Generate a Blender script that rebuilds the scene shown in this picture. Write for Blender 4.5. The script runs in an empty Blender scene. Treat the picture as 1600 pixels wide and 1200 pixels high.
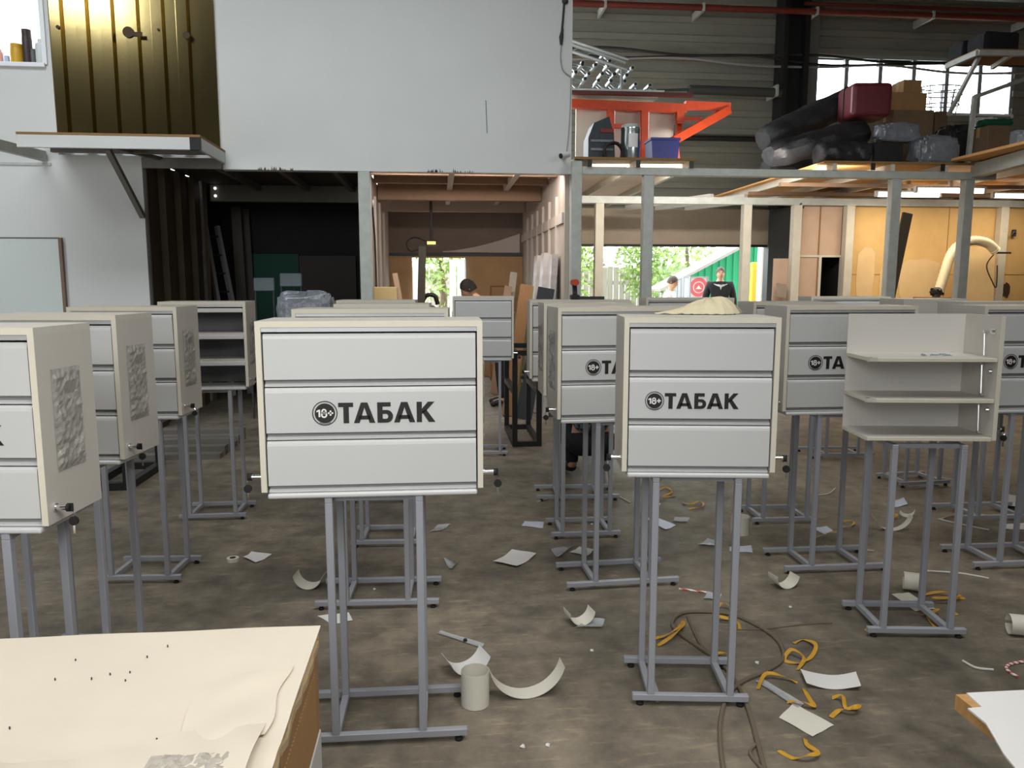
import bpy, bmesh, math, random
from mathutils import Vector, Matrix
R = math.radians
rnd = random.Random(11)
SC = bpy.context.scene
COL = SC.collection

# ---------------------------------------------------------------- camera
CAM_H, PITCH, HEAD, FPX = 1.6, R(7.5), R(5.5), 1200.0
cd = bpy.data.cameras.new('camera'); cam = bpy.data.objects.new('camera', cd); COL.objects.link(cam)
cam.location = (0, 0, CAM_H); cam.rotation_euler = (R(90) - PITCH, 0, -HEAD)
cd.sensor_width = 36; cd.lens = FPX / 1600 * 36; cd.clip_start = .02; cd.clip_end = 300
SC.camera = cam
# ---------------------------------------------------------------- world, exposure
W = bpy.data.worlds.new('overcast'); SC.world = W; W.use_nodes = True
bg = W.node_tree.nodes['Background']; bg.inputs[0].default_value = (.90, .96, 1, 1); bg.inputs[1].default_value = 8.5
vs = SC.view_settings; vs.view_transform = 'Standard'; vs.look = 'None'; vs.gamma = 1; vs.use_curve_mapping = False; vs.exposure = 0.0
# ---------------------------------------------------------------- large lights
def area(name, loc, tgt, sx, sy, power, col=(1, 1, 1)):
    l = bpy.data.lights.new(name, 'AREA'); l.shape = 'RECTANGLE'; l.size = sx; l.size_y = sy; l.energy = power; l.color = col
    o = bpy.data.objects.new(name, l); COL.objects.link(o); o.location = loc
    o.rotation_euler = (Vector(tgt) - Vector(loc)).to_track_quat('-Z', 'Y').to_euler()
    return o
area('hall_lamp_or_fill', (-1.4, -1.1, 3.0), (-.5, 2.5, .8), 2.6, 1.4, 60, (1, .995, .98))
o = area('hall_lamp_or_fill', (1.2, .1, 3.3), (-1.2, 2.4, .8), 1.4, 1.0, 17, (1, .98, .95)); o.data.spread = R(95)  # unseen fill, spread narrowed to brighten the left row's sides
o = area('overhead_fill', (-2.2, 5.0, 7.2), (-1.9, 8.7, 2.0), 7.5, 1.2, 62, (.93, .98, 1)); o.data.spread = R(72)  # added fill for the upper white wall; the roof has no opening
o = area('overhead_fill', (1.2, 1.6, 7.2), (1.0, 3.2, 0), 6, 3, 62, (1, .98, .94)); o.data.spread = R(75)  # added overhead fill for the middle of the floor
area('side_fill_high', (-6.6, 2.6, 6.9), (-3.2, 8.7, 2.4), 2.6, 1.2, 95, (.95, .98, 1))  # added fill for the left wall, set high for the sheet's highlight
area('side_fill_low', (-6.8, 4.6, 1.7), (-3.4, 8.7, 1.7), 1.6, 2.2, 80, (.95, .98, 1))  # added low fill that lifts the shelf's shadow; no door stands here
area('rear_fill', (-2.0, -5.4, 2.6), (-1.6, 5, 2.2), 5.0, 3.6, 105, (.97, .99, 1))  # added broad fill from behind the camera; the rear wall is closed
o = area('hall_lamp_or_fill', (4.4, 4.2, 3.7), (3.9, 8.7, 1.7), 2.5, 1.0, 19, (1, .99, .96)); o.data.spread = R(95)  # added fill that brightens the front posts and beam of the bay
area('saw_room_fill', (.35, 8.95, 2.87), (.35, 10.6, 0), 2.0, .06, 36, (1, .90, .82))     # unseen fill light added behind the lintel of the saw room
area('bay_fill', (3.4, 8.86, 2.86), (3.6, 12, 2.6), 3.2, .06, 66, (1, .93, .84))           # unseen fill light added behind the front beam of the bay

# ---------------------------------------------------------------- helpers
def ray(px, py):
    u = (px - 800) / FPX; v = (py - 600) / FPX
    fw = math.cos(PITCH) - v * math.sin(PITCH); z = -math.sin(PITCH) - v * math.cos(PITCH)
    c, s = math.cos(HEAD), math.sin(HEAD)
    return (u * c + fw * s, -u * s + fw * c, z)
def at(px, py, Y):
    r = ray(px, py); t = Y / r[1]; return Vector((r[0] * t, Y, CAM_H + r[2] * t))
def fl(px, py, z=0.0):
    r = ray(px, py); t = (z - CAM_H) / r[2]; return Vector((r[0] * t, r[1] * t, z))

MATS = {}
def mat(name, col, rough=.6, metal=0, bump=0, bscale=40, var=0, vscale=6, col2=None, emit=None, estr=1, alpha=1, spec=.5, stretch=None, rvar=0):
    """procedural principled material: noise colour variation between col and col2, noise bump"""
    if name in MATS: return MATS[name]
    m = bpy.data.materials.new(name); m.use_nodes = True; nt = m.node_tree; N = nt.nodes; L = nt.links
    b = N['Principled BSDF']; b.inputs['Roughness'].default_value = rough; b.inputs['Metallic'].default_value = metal
    b.inputs['Specular IOR Level'].default_value = spec; b.inputs['Base Color'].default_value = (*col, 1); b.inputs['Alpha'].default_value = alpha
    tc = N.new('ShaderNodeTexCoord'); src = tc.outputs['Object']
    if stretch:
        mp = N.new('ShaderNodeMapping'); mp.inputs['Scale'].default_value = stretch; L.new(src, mp.inputs[0]); src = mp.outputs[0]
    if var or col2:
        n = N.new('ShaderNodeTexNoise'); n.inputs['Scale'].default_value = vscale; n.inputs['Detail'].default_value = 6; n.inputs['Roughness'].default_value = .62
        L.new(src, n.inputs['Vector'])
        r = N.new('ShaderNodeValToRGB'); r.color_ramp.elements[0].position = .32; r.color_ramp.elements[1].position = .7
        c2 = col2 or tuple(max(0, c * (1 - var)) for c in col)
        r.color_ramp.elements[0].color = (*c2, 1); r.color_ramp.elements[1].color = (*col, 1)
        L.new(n.outputs['Fac'], r.inputs[0]); L.new(r.outputs[0], b.inputs['Base Color'])
        if rvar:
            mr = N.new('ShaderNodeMapRange'); mr.inputs[3].default_value = rough - rvar; mr.inputs[4].default_value = rough + rvar
            L.new(n.outputs['Fac'], mr.inputs[0]); L.new(mr.outputs[0], b.inputs['Roughness'])
    if bump:
        n2 = N.new('ShaderNodeTexNoise'); n2.inputs['Scale'].default_value = bscale; n2.inputs['Detail'].default_value = 4; L.new(src, n2.inputs['Vector'])
        bp = N.new('ShaderNodeBump'); bp.inputs['Strength'].default_value = bump; bp.inputs['Distance'].default_value = .02
        L.new(n2.outputs['Fac'], bp.inputs['Height']); L.new(bp.outputs[0], b.inputs['Normal'])
    if emit:
        b.inputs['Emission Color'].default_value = (*emit, 1); b.inputs['Emission Strength'].default_value = estr
    MATS[name] = m
    return m
def srgb(r, g, b):
    f = lambda c: (c / 255 / 12.92) if c < 10.3 else ((c / 255 + .055) / 1.055) ** 2.4
    return (f(r), f(g), f(b))

class MB:
    """collects shapes, then links them as ONE mesh object"""
    def __init__(s): s.b = bmesh.new(); s.mi = 0
    def _f(s, vs):
        try: f = s.b.faces.new(vs); f.material_index = s.mi; return f
        except ValueError: return None
    def hexa(s, p):
        v = [s.b.verts.new(q) for q in p]
        for q in ((0, 3, 2, 1), (4, 5, 6, 7), (0, 1, 5, 4), (1, 2, 6, 5), (2, 3, 7, 6), (3, 0, 4, 7)): s._f([v[i] for i in q])
        return v
    def box(s, x0, x1, y0, y1, z0, z1, bev=0, seg=1):
        v = s.hexa([(x0, y0, z0), (x1, y0, z0), (x1, y1, z0), (x0, y1, z0), (x0, y0, z1), (x1, y0, z1), (x1, y1, z1), (x0, y1, z1)])
        if bev:
            es = list({e for q in v for e in q.link_edges}); r = bmesh.ops.bevel(s.b, geom=es, offset=bev, segments=seg, affect='EDGES', profile=.5)
            for f in r['faces']: f.material_index = s.mi
        return s
    def beam(s, a, b, w, h, up=(0, 0, 1)):
        """square bar from a to b, w across, h along up"""
        a, b = Vector(a), Vector(b); d = (b - a).normalized(); up = Vector(up)
        if abs(d.dot(up)) > .98: up = Vector((0, 1, 0))
        x = d.cross(up).normalized() * (w / 2); y = x.cross(d).normalized() * (h / 2)
        s.hexa([a - x - y, a + x - y, a + x + y, a - x + y, b - x - y, b + x - y, b + x + y, b - x + y]); return s
    def ring(s, c, u, v, r, n):
        return [s.b.verts.new(Vector(c) + u * (r * math.cos(2 * math.pi * i / n)) + v * (r * math.sin(2 * math.pi * i / n))) for i in range(n)]
    def tube(s, pts, r, n=8, cap=True):
        pts = [Vector(p) for p in pts]; rs = r if isinstance(r, (list, tuple)) else [r] * len(pts); prev = None; u = None
        for i, p in enumerate(pts):
            d = (pts[min(i + 1, len(pts) - 1)] - pts[max(i - 1, 0)]).normalized()
            if u is None:
                u = d.cross(Vector((0, 0, 1))); u = u.normalized() if u.length > .05 else Vector((1, 0, 0))
            else:
                u = (u - d * u.dot(d)); u = u.normalized() if u.length > 1e-4 else d.orthogonal().normalized()
            v = d.cross(u); k = s.ring(p, u, v, rs[i], n)
            if prev:
                for j in range(n): s._f([prev[j], prev[(j + 1) % n], k[(j + 1) % n], k[j]])
            elif cap: s._f(k[::-1])
            prev = k
        if cap: s._f(prev)
        return s
    def cyl(s, a, b, r, n=16, r2=None): return s.tube([a, b], [r, r if r2 is None else r2], n)
    def prism(s, poly, d, f=lambda x, y, z: (x, y, z)):
        """polygon (x,y) extruded by d; f maps local to place"""
        a = [s.b.verts.new(f(x, y, 0)) for x, y in poly]; b = [s.b.verts.new(f(x, y, d)) for x, y in poly]; n = len(poly)
        s._f(a[::-1]); s._f(b)
        for i in range(n): s._f([a[i], a[(i + 1) % n], b[(i + 1) % n], b[i]])
        return s
    def lathe(s, prof, c=(0, 0, 0), n=20):
        c = Vector(c); prev = None
        for r, z in prof:
            k = s.ring(c + Vector((0, 0, z)), Vector((1, 0, 0)), Vector((0, 1, 0)), max(r, 1e-4), n)
            if prev:
                for j in range(n): s._f([prev[j], prev[(j + 1) % n], k[(j + 1) % n], k[j]])
            else: s._f(k[::-1])
            prev = k
        s._f(prev); return s
    def sheet(s, fn, nu, nv, th=0):
        """grid surface fn(u,v) with thickness th along its normals"""
        g = [[Vector(fn(i / nu, j / nv)) for j in range(nv + 1)] for i in range(nu + 1)]
        def nrm(i, j):
            a = g[min(i + 1, nu)][j] - g[max(i - 1, 0)][j]; b = g[i][min(j + 1, nv)] - g[i][max(j - 1, 0)]
            c = a.cross(b); return c.normalized() if c.length > 1e-12 else Vector((0, 0, 1))
        A = [[s.b.verts.new(g[i][j]) for j in range(nv + 1)] for i in range(nu + 1)]
        for i in range(nu):
            for j in range(nv): s._f([A[i][j], A[i + 1][j], A[i + 1][j + 1], A[i][j + 1]])
        if th:
            B = [[s.b.verts.new(g[i][j] - nrm(i, j) * th) for j in range(nv + 1)] for i in range(nu + 1)]
            for i in range(nu):
                for j in range(nv): s._f([B[i][j], B[i][j + 1], B[i + 1][j + 1], B[i + 1][j]])
            for i in range(nu):
                s._f([A[i][0], B[i][0], B[i + 1][0], A[i + 1][0]]); s._f([A[i][nv], A[i + 1][nv], B[i + 1][nv], B[i][nv]])
            for j in range(nv):
                s._f([A[0][j], A[0][j + 1], B[0][j + 1], B[0][j]]); s._f([A[nu][j], B[nu][j], B[nu][j + 1], A[nu][j + 1]])
        return s
    def blob(s, c, rx, ry, rz, nu=16, nv=10, jit=0, seed=0, flat=None):
        q = random.Random(seed); vs = []; c = Vector(c)
        ph = [q.uniform(0, 6.28) for _ in range(6)]
        for j in range(nv + 1):
            t = math.pi * j / nv; row = []
            for i in range(nu):
                a = 2 * math.pi * i / nu
                k = 1 + jit * (math.sin(3 * a + ph[0]) * math.sin(2 * t + ph[1]) + .6 * math.sin(7 * a + ph[2] + 4 * t) + .4 * math.sin(11 * t + 5 * a + ph[3])) * math.sin(t)
                z = math.cos(t) * rz * k
                if flat is not None and z < -rz * flat: z = -rz * flat
                row.append(s.b.verts.new(c + Vector((math.cos(a) * math.sin(t) * rx * k, math.sin(a) * math.sin(t) * ry * k, z))))
            vs.append(row)
        for j in range(nv):
            for i in range(nu): s._f([vs[j][i], vs[j + 1][i], vs[j + 1][(i + 1) % nu], vs[j][(i + 1) % nu]])
        bmesh.ops.remove_doubles(s.b, verts=[v for row in (vs[0], vs[-1]) for v in row], dist=1e-5)
        return s
    def me(s, name, mats, smooth=False):
        m = bpy.data.meshes.new(name); bmesh.ops.recalc_face_normals(s.b, faces=s.b.faces); s.b.to_mesh(m); s.b.free()
        for x in (mats if isinstance(mats, (list, tuple)) else [mats]): m.materials.append(x)
        if smooth:
            for p in m.polygons: p.use_smooth = True
            try: m.set_sharp_from_angle(angle=R(38))
            except Exception: pass
        return m
    def build(s, name, mats, parent=None, smooth=False, loc=None):
        o = bpy.data.objects.new(name, s.me(name, mats, smooth)); COL.objects.link(o)
        if parent: o.parent = parent
        if loc is not None: o.location = loc
        return o

def tag(o, label, cat, group=None, kind=None):
    if label: o['label'] = label
    if cat: o['category'] = cat
    if group: o['group'] = group
    if kind: o['kind'] = kind
    return o
def thing(name, label, cat, loc=(0, 0, 0), rz=0, group=None):
    o = bpy.data.objects.new(name, None); COL.objects.link(o); o.location = loc; o.rotation_euler = (0, 0, rz); o.empty_display_size = .1
    return tag(o, label, cat, group)
def solo(name, mb, m, label, cat, group=None, smooth=False, kind=None):
    """a thing that is one mesh, its origin moved to its base"""
    vs = [v.co for v in mb.b.verts]
    c = Vector(((min(v.x for v in vs) + max(v.x for v in vs)) / 2, (min(v.y for v in vs) + max(v.y for v in vs)) / 2, min(v.z for v in vs)))
    bmesh.ops.translate(mb.b, verts=mb.b.verts, vec=-c)
    return tag(mb.build(name, m, None, smooth, c), label, cat, group, kind)
def struct(name, mb, m, parent=None, smooth=False):
    o = mb.build(name, m, parent, smooth)
    if not parent: o['kind'] = 'structure'
    return o
def put(o, m, name, parent):
    """a part that shares ready mesh data"""
    c = bpy.data.objects.new(name, m); COL.objects.link(c); c.parent = parent; return c

# ---------------------------------------------------------------- materials
LAM = mat('grey_laminate', srgb(202, 198, 190), .5, var=.05, vscale=3, bump=.03, bscale=120)
LAMTOP = mat('pale_wood_laminate', srgb(206, 203, 194), .42, var=.08, vscale=3, stretch=(1, 14, 1))
EDGE = mat('cream_edge_band', srgb(224, 219, 202), .55, var=.05, vscale=8)
FLAP = mat('light_grey_satin', srgb(206, 208, 208), .36, var=.02, vscale=2)
ALU = mat('brushed_aluminium', srgb(205, 207, 210), .32, metal=.35)
GROOVE_SHADE = mat('grey_groove_shade', srgb(142, 143, 144), .45)  # shade on the flap's downward-facing groove, put into the colour
DARKIN = mat('dark_inner_board', srgb(104, 104, 108), .6)
INK = mat('black_vinyl', srgb(34, 32, 32), .5)
WHITEV = mat('white_vinyl', srgb(238, 238, 236), .5)
POWDER = mat('grey_powder_coat', srgb(160, 163, 171), .42, bump=.03, bscale=300)
RUBBER = mat('black_rubber', srgb(24, 24, 25), .7)
CHROME = mat('chrome', (.8, .8, .8), .15, metal=1)
FILM = mat('crumpled_clear_film', srgb(196, 194, 188), .2, bump=.7, bscale=26, alpha=.42, var=.3, vscale=16)
CLEAR = mat('clear_plastic_sheet', srgb(205, 210, 214), .18, bump=.5, bscale=18, alpha=.5)
PAPER = mat('white_paper', srgb(232, 232, 230), .8, var=.04, vscale=5)
CURL = mat('ivory_backing_strip', srgb(226, 223, 210), .55, var=.05, vscale=5)
CARD = mat('brown_cardboard', srgb(170, 132, 88), .85, var=.15, vscale=9)
CARDD = mat('dull_cardboard', srgb(128, 104, 78), .85, var=.15, vscale=9)
STRAP = mat('yellow_strap', srgb(212, 160, 48), .5, var=.15, vscale=20)
GALV = mat('galvanised_steel', srgb(192, 196, 190), .5, metal=.1, var=.2, vscale=10, bump=.04)
WHITEP = mat('white_paint', srgb(212, 214, 212), .7, var=.06, vscale=1.2, bump=.05, bscale=20)
OSB = mat('raw_board', srgb(226, 186, 122), .75, var=.18, vscale=2.2, bump=.05)
PLY = mat('pinkish_plywood', srgb(202, 172, 148), .75, var=.16, vscale=2.5)
PLYD = mat('brown_plywood', srgb(160, 116, 74), .75, var=.2, vscale=5, stretch=(6, 1, 1))
BLACKS = mat('black_steel', srgb(28, 28, 30), .5)
BLACKP = mat('black_wrap', srgb(46, 47, 50), .5, bump=.8, bscale=9, var=.4, vscale=5)
ORANGE = mat('orange_paint', srgb(214, 78, 40), .45, var=.2, vscale=9)
DARKM = mat('dark_steel', srgb(62, 66, 70), .5, var=.2, vscale=4)
HALLW = mat('hall_sheet_cladding', srgb(138, 138, 128), .6, var=.14, vscale=2, stretch=(1, 1, 6))
SKIN = mat('skin', srgb(206, 158, 130), .5, var=.1, vscale=20)
HAIR = mat('dark_hair', srgb(34, 27, 24), .5, bump=.8, bscale=120)
BLACKC = mat('black_cloth', srgb(30, 31, 36), .85, bump=.3, bscale=60)
# ---------------------------------------------------------------- the setting
def floor_mat():
    m = bpy.data.materials.new('stained_concrete'); m.use_nodes = True; nt = m.node_tree; N = nt.nodes; L = nt.links; b = N['Principled BSDF']
    tc = N.new('ShaderNodeTexCoord')
    def noise(sc, det, st=None):
        n = N.new('ShaderNodeTexNoise'); n.inputs['Scale'].default_value = sc; n.inputs['Detail'].default_value = det; n.inputs['Roughness'].default_value = .65
        if st:
            mp = N.new('ShaderNodeMapping'); mp.inputs['Scale'].default_value = st; L.new(tc.outputs['Object'], mp.inputs[0]); L.new(mp.outputs[0], n.inputs['Vector'])
        else: L.new(tc.outputs['Object'], n.inputs['Vector'])
        return n
    def ramp(n, p0, c0, p1, c1):
        r = N.new('ShaderNodeValToRGB'); e = r.color_ramp.elements; e[0].position = p0; e[0].color = (*c0, 1); e[1].position = p1; e[1].color = (*c1, 1); L.new(n.outputs['Fac'], r.inputs[0]); return r
    def mix(kind, f, a, c):
        x = N.new('ShaderNodeMix'); x.data_type = 'RGBA'; x.blend_type = kind; x.inputs[0].default_value = f; L.new(a.outputs[0], x.inputs[6]); L.new(c.outputs[0], x.inputs[7])
        class o: outputs = [x.outputs[2]]
        return o
    base = ramp(noise(.55, 5), .34, srgb(100, 94, 84), .66, srgb(150, 139, 123))
    fine = ramp(noise(6, 10), .34, (.50, .50, .50), .64, (1.15, 1.14, 1.10))
    scr = ramp(noise(7, 10, (1, 5, 1)), .54, (1, 1, 1), .70, (1.6, 1.55, 1.42))
    spot = ramp(noise(46, 3), .66, (1, 1, 1), .78, (1.55, 1.5, 1.4))
    c = mix('MULTIPLY', 1, mix('MULTIPLY', 1, mix('MULTIPLY', .9, base, fine), scr), spot)
    L.new(c.outputs[0], b.inputs['Base Color'])
    rr = ramp(noise(2.2, 6), .3, (.42,) * 3, .75, (.75,) * 3); L.new(rr.outputs[0], b.inputs['Roughness'])
    bp = N.new('ShaderNodeBump'); bp.inputs['Strength'].default_value = .25; bp.inputs['Distance'].default_value = .01; L.new(noise(30, 8).outputs['Fac'], bp.inputs['Height']); L.new(bp.outputs[0], b.inputs['Normal'])
    return m
YP, YB, ZW, ZM = 8.7, 13.2, 2.8, 2.95          # front of the partition, hall back wall, door head, mezzanine deck
XL, XR, ZC, YR = -7.0, 12.0, 7.6, -6.0
struct('floor', MB().box(XL, XR, YR, YB + .25, -.2, 0), floor_mat())
struct('ceiling', MB().box(XL, XR, YR, YB + .25, ZC, ZC + .1), mat('roof_grey', srgb(120, 122, 122), .8))
def cladding(x0, x1, z0, z1, y0, pitch=.30):
    """horizontal sheet cladding with stepped ribs, one mesh"""
    m = MB(); z = z0
    while z < z1 - .01:
        t = min(z + pitch, z1); m.box(x0, x1, y0, y0 + .12, z, t)
        m.box(x0, x1, y0 - .045, y0 + .001, z + .05, min(z + pitch * .52, t), .008)
        z = t
    return m
WX0, WX1, WZ0, WZ1 = 6.44, 10.12, 4.56, 5.42
struct('wall_back', cladding(1.5, WX0, 2.86, ZC, YB), HALLW)
m = cladding(WX0, WX1, WZ1, ZC, YB); struct('wall_back_over_window', m, HALLW)
struct('wall_back_under_window', cladding(WX0, WX1, 2.86, WZ0, YB), HALLW)
struct('wall_back_corner', cladding(WX1, XR, 0, ZC, YB), HALLW)
struct('wall_back_gateside', MB().box(5.86, WX1, YB, YB + .12, 0, 2.86), mat('dim_board', srgb(120, 106, 92), .8, var=.2))
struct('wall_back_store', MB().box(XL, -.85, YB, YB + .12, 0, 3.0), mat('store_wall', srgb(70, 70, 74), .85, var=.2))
struct('wall_right', MB().box(XR, XR + .1, YR, YB, 0, ZC), mat('side_cladding', srgb(128, 128, 122), .8, var=.1))
struct('wall_left', MB().box(XL - .1, XL, YR, YB, 0, ZC), MATS['side_cladding'])
struct('wall_rear', MB().box(XL, XR, YR - .1, YR, 0, ZC), MATS['side_cladding'])
# white partition: upper panel, lower panel beside the dark store
struct('wall_upper', MB().box(-2.28, 1.50, YP, YP + .14, ZW + .005, ZC), WHITEP)
m = MB(); m.mi = 0
X0, X1, Z0, Z1 = -5.6, -3.99, 3.83, 5.0     # office window opening
m.box(XL, -3.10, YP, YP + .14, 0, 2.93); m.box(XL, -3.93, YP, YP + .14, 2.93, Z0); m.box(XL, X0, YP, YP + .14, Z0, ZC); m.box(X0, -3.93, YP, YP + .14, Z1, ZC); m.box(X1, -3.93, YP, YP + .14, Z0, Z1)
struct('wall_office', m, WHITEP)
w = struct('window_1', MB().box(X0, X1, YP - .03, YP + .16, Z0 - .03, Z0 + .015, .004), mat('white_pvc', srgb(235, 238, 242), .4))
struct('window_frame', MB().box(X1 - .025, X1 + .02, YP - .015, YP + .05, Z0, Z1), MATS['white_pvc'], w)
struct('window_frame', MB().box(X0 - .02, X0 + .025, YP - .015, YP + .05, Z0, Z1), MATS['white_pvc'], w)
# office behind the window: its walls and lit ceiling panels
OFFW = mat('office_white', srgb(238, 240, 242), .7)
m = MB(); m.box(-6.8, -3.95, 10.9, 11, 3.2, 5.35); m.box(-3.95, -3.86, YP + .14, 11, 3.2, 5.35); m.box(-6.9, -6.8, YP + .14, 11, 3.2, 5.35); m.box(-6.8, -3.95, YP + .14, 10.9, 3.1, 3.2)
struct('wall_office_room', m, OFFW)
struct('ceiling_office', MB().box(-6.9, -3.86, YP + .14, 11, 5.35, 5.42), OFFW)
for i, (cx, cy) in enumerate(((-4.65, 9.6), (-5.6, 9.6), (-4.65, 10.4))):
    t = thing('ceiling_panel_light', ('square office ceiling light closest to the window jamb', 'square office ceiling light farther along the office', 'square office ceiling light near the office rear wall')[i], 'light', (cx, cy, 5.33), group='office ceiling lights')
    MB().box(-.3, .3, -.3, .3, 0, .02).build('light_frame', MATS['white_pvc'], t)
    MB().box(-.27, .27, -.27, .27, -.004, .0).build('diffuser', mat('lit_diffuser', (1, 1, 1), .5, emit=(1, .95, .86), estr=5), t)
l = area('office_light', (-4.9, 9.9, 5.3), (-4.9, 9.9, 3), 1.4, 1.2, 26, (1, .97, .92))
# corrugated sheet panel
SHEET = mat('zinc_sheet', srgb(186, 168, 116), .16, metal=1, var=.12, vscale=1.6, bump=.04, bscale=3)  # warm reflected light is put into the zinc's base colour
def corrugated(a, b, z0, z1, pitch, dep, m_, name):
    """trapezoid profile from a to b (plan points), one mesh"""
    a, b = Vector((*a, 0)), Vector((*b, 0)); d = (b - a).normalized(); n = Vector((d.y, -d.x, 0)); Ln = (b - a).length; k = int(Ln / pitch); pts = []
    for i in range(k):
        for f, o in ((0, 0), (.42, 0), (.5, dep), (.92, dep)): pts.append(a + d * ((i + f) * Ln / k) - n * o)
    pts.append(b)
    m = MB(); prev = None
    for p in pts:
        c = [m.b.verts.new(q) for q in (p + Vector((0, 0, z0)), p + Vector((0, 0, z1)), p - n * .004 + Vector((0, 0, z1)), p - n * .004 + Vector((0, 0, z0)))]
        if prev:
            for j in range(4): m._f([prev[j], prev[(j + 1) % 4], c[(j + 1) % 4], c[j]])
        prev = c
    return m
sp = thing('corrugated_sheet', 'tall brassy corrugated metal sheet standing above the white shelf', 'metal sheet', (-3.1, YP + .01, 3.01))
m = corrugated((-3.93, YP + .01), (-2.42, YP + .01), 3.01, ZC - .02, .245, .05, SHEET, 'x'); bmesh.ops.translate(m.b, verts=m.b.verts, vec=-Vector((-3.1, YP + .01, 3.01))); m.build('ribbed_panel', SHEET, sp)
MB().box(.68, .82, -.03, .0, 0, ZC - 3.05).build('edge_flashing', SHEET, sp)
HOLE = mat('rust_mark', srgb(70, 52, 26), .7)
for px, py, r in ((200, 50, .055), (291, 55, .036), (247, 46, .012), (90, 42, .018)):
    p = at(px, py, YP - .004) - Vector((-3.1, YP + .01, 3.01)); MB().cyl((p.x, -.016, p.z), (p.x, -.006, p.z), r, 20).build('round_mark', HOLE, sp)
p = at(213, 53, YP - .004) - Vector((-3.1, YP + .01, 3.01)); MB().box(p.x - .06, p.x + .06, -.014, -.008, p.z - .02, p.z + .02).build('slot_mark', HOLE, sp)
struct('wall_behind_sheet', MB().box(-3.93, -2.28, YP + .08, YP + .14, 2.93, ZC), WHITEP)

# dark storeroom
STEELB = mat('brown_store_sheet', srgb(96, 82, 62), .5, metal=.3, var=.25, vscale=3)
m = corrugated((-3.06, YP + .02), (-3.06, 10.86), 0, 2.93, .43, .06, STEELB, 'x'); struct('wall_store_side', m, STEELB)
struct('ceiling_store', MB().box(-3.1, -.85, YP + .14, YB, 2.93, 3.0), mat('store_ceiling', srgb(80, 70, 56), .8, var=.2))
JOIST = mat('grey_joist', srgb(120, 116, 108), .6, var=.2, vscale=6)
struct('beam', MB().box(-3.05, -.86, 11.0, 11.1, 2.70, 2.92), JOIST)
for x in (-2.4, -1.75, -1.15): struct('beam', MB().beam((x, YP + .15, 2.88), (x, 11.0, 2.88), .06, .08), JOIST)
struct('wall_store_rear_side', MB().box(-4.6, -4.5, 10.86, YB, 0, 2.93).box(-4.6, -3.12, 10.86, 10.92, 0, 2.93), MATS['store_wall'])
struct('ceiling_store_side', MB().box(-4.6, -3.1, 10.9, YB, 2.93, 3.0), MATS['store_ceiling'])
# partition between store and saw room, posts
struct('wall_store', MB().box(-.86, -.80, YP + .12, YB, 0, 2.93), mat('room_plaster', srgb(176, 158, 146), .8, var=.12, vscale=2))
struct('column_1', MB().box(-.845, -.715, YP - .02, YP + .11, 0, ZW, .006), GALV)
struct('column_2', MB().box(1.50, 1.62, YP - .04, YP + .09, 0, ZM, .006), GALV)
# saw room: right partition of boards with studs, rear wall, ceiling of joists and ply
struct('wall_saw_room', MB().box(1.45, 1.50, YP + .1, YB, 0, 2.93), mat('drywall_grey', srgb(186, 176, 166), .8, var=.12, vscale=2))
for y in (9.3, 9.9, 10.5, 11.1, 11.7, 12.3): struct('trim_1' if y == 9.3 else 'trim', MB().box(1.42, 1.452, y, y + .05, 0, 2.62), mat('drywall_seam', srgb(196, 187, 178), .8))
struct('trim_2', MB().box(1.425, 1.452, YP + .15, YB, 2.28, 2.40), MATS['drywall_seam'])
for y in (9.4, 10.2, 11.0, 11.8): struct('trim', MB().box(-.80, -.772, y, y + .06, 0, 2.7), MATS['drywall_seam'])
DUSK = mat('grey_brown_board', srgb(134, 120, 110), .8, var=.14, vscale=1.5)
OPX0, OPX1, OPZ = -.42, .47, 2.02
struct('wall_saw_room_rear', MB().box(-.80, 1.45, YB, YB + .1, 2.07, 2.95), DUSK)
m = MB(); m.box(-.80, OPX0, YB, YB + .1, 0, 2.07); m.box(OPX1, 1.45, YB, YB + .1, 0, 2.07); m.box(OPX0, OPX1, YB, YB + .1, OPZ, 2.07)
struct('wall_saw_room_lower', m, mat('saw_ply', srgb(196, 160, 116), .75, var=.12, vscale=2))
struct('trim_3', MB().box(-.80, 1.45, YB - .03, YB, 2.05, 2.10), DARKM)
struct('ceiling_saw_room', MB().box(-.80, 1.45, YP + .1, YB, 2.97, 3.02), mat('ceiling_ply', srgb(206, 164, 128), .75, var=.14, vscale=3))
struct('ceiling_saw_room_left', MB().box(-.79, .18, YP + .15, 10.6, 2.945, 2.968), STEELB)
for y in (9.35, 10.1): struct('beam', MB().box(-.79, 1.44, y, y + .09, 2.86, 2.96), mat('brown_joist', srgb(150, 120, 96), .7, var=.15))
struct('beam', MB().box(-.79, 1.44, 10.75, 10.9, 2.72, 2.96), MATS['brown_joist'])
struct('beam', MB().box(-.79, 1.44, 12.7, 12.8, 2.74, 2.96), MATS['drywall_seam'])
for x in (.18, .95):
    struct('beam', MB().beam((x, YP + .15, 2.90), (x, 10.75, 2.90), .07, .10), MATS['drywall_seam'])
    struct('beam', MB().beam((x, 10.9, 2.90), (x, 12.7, 2.90), .07, .10), MATS['drywall_seam'])
# frayed lower rim of the white panel
fr = mat('torn_core', srgb(108, 92, 70), .9, var=.3, vscale=30)
for cx, wd, k in ((-1.72, .36, 22), (.16, .52, 26), (-.05, .05, 3)):
    m = MB()
    for i in range(k):
        x = cx + rnd.uniform(-.5, .5) * wd; h = rnd.uniform(.008, .05) * (1 - abs(x - cx) / wd); m.prism([(x - .008, 2.802), (x + .008, 2.802), (x + rnd.uniform(-.006, .006), 2.81 + h)], .002, lambda a, b, c: (a, YP - .001 - c, b))
    struct('trim', m, fr)
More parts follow.
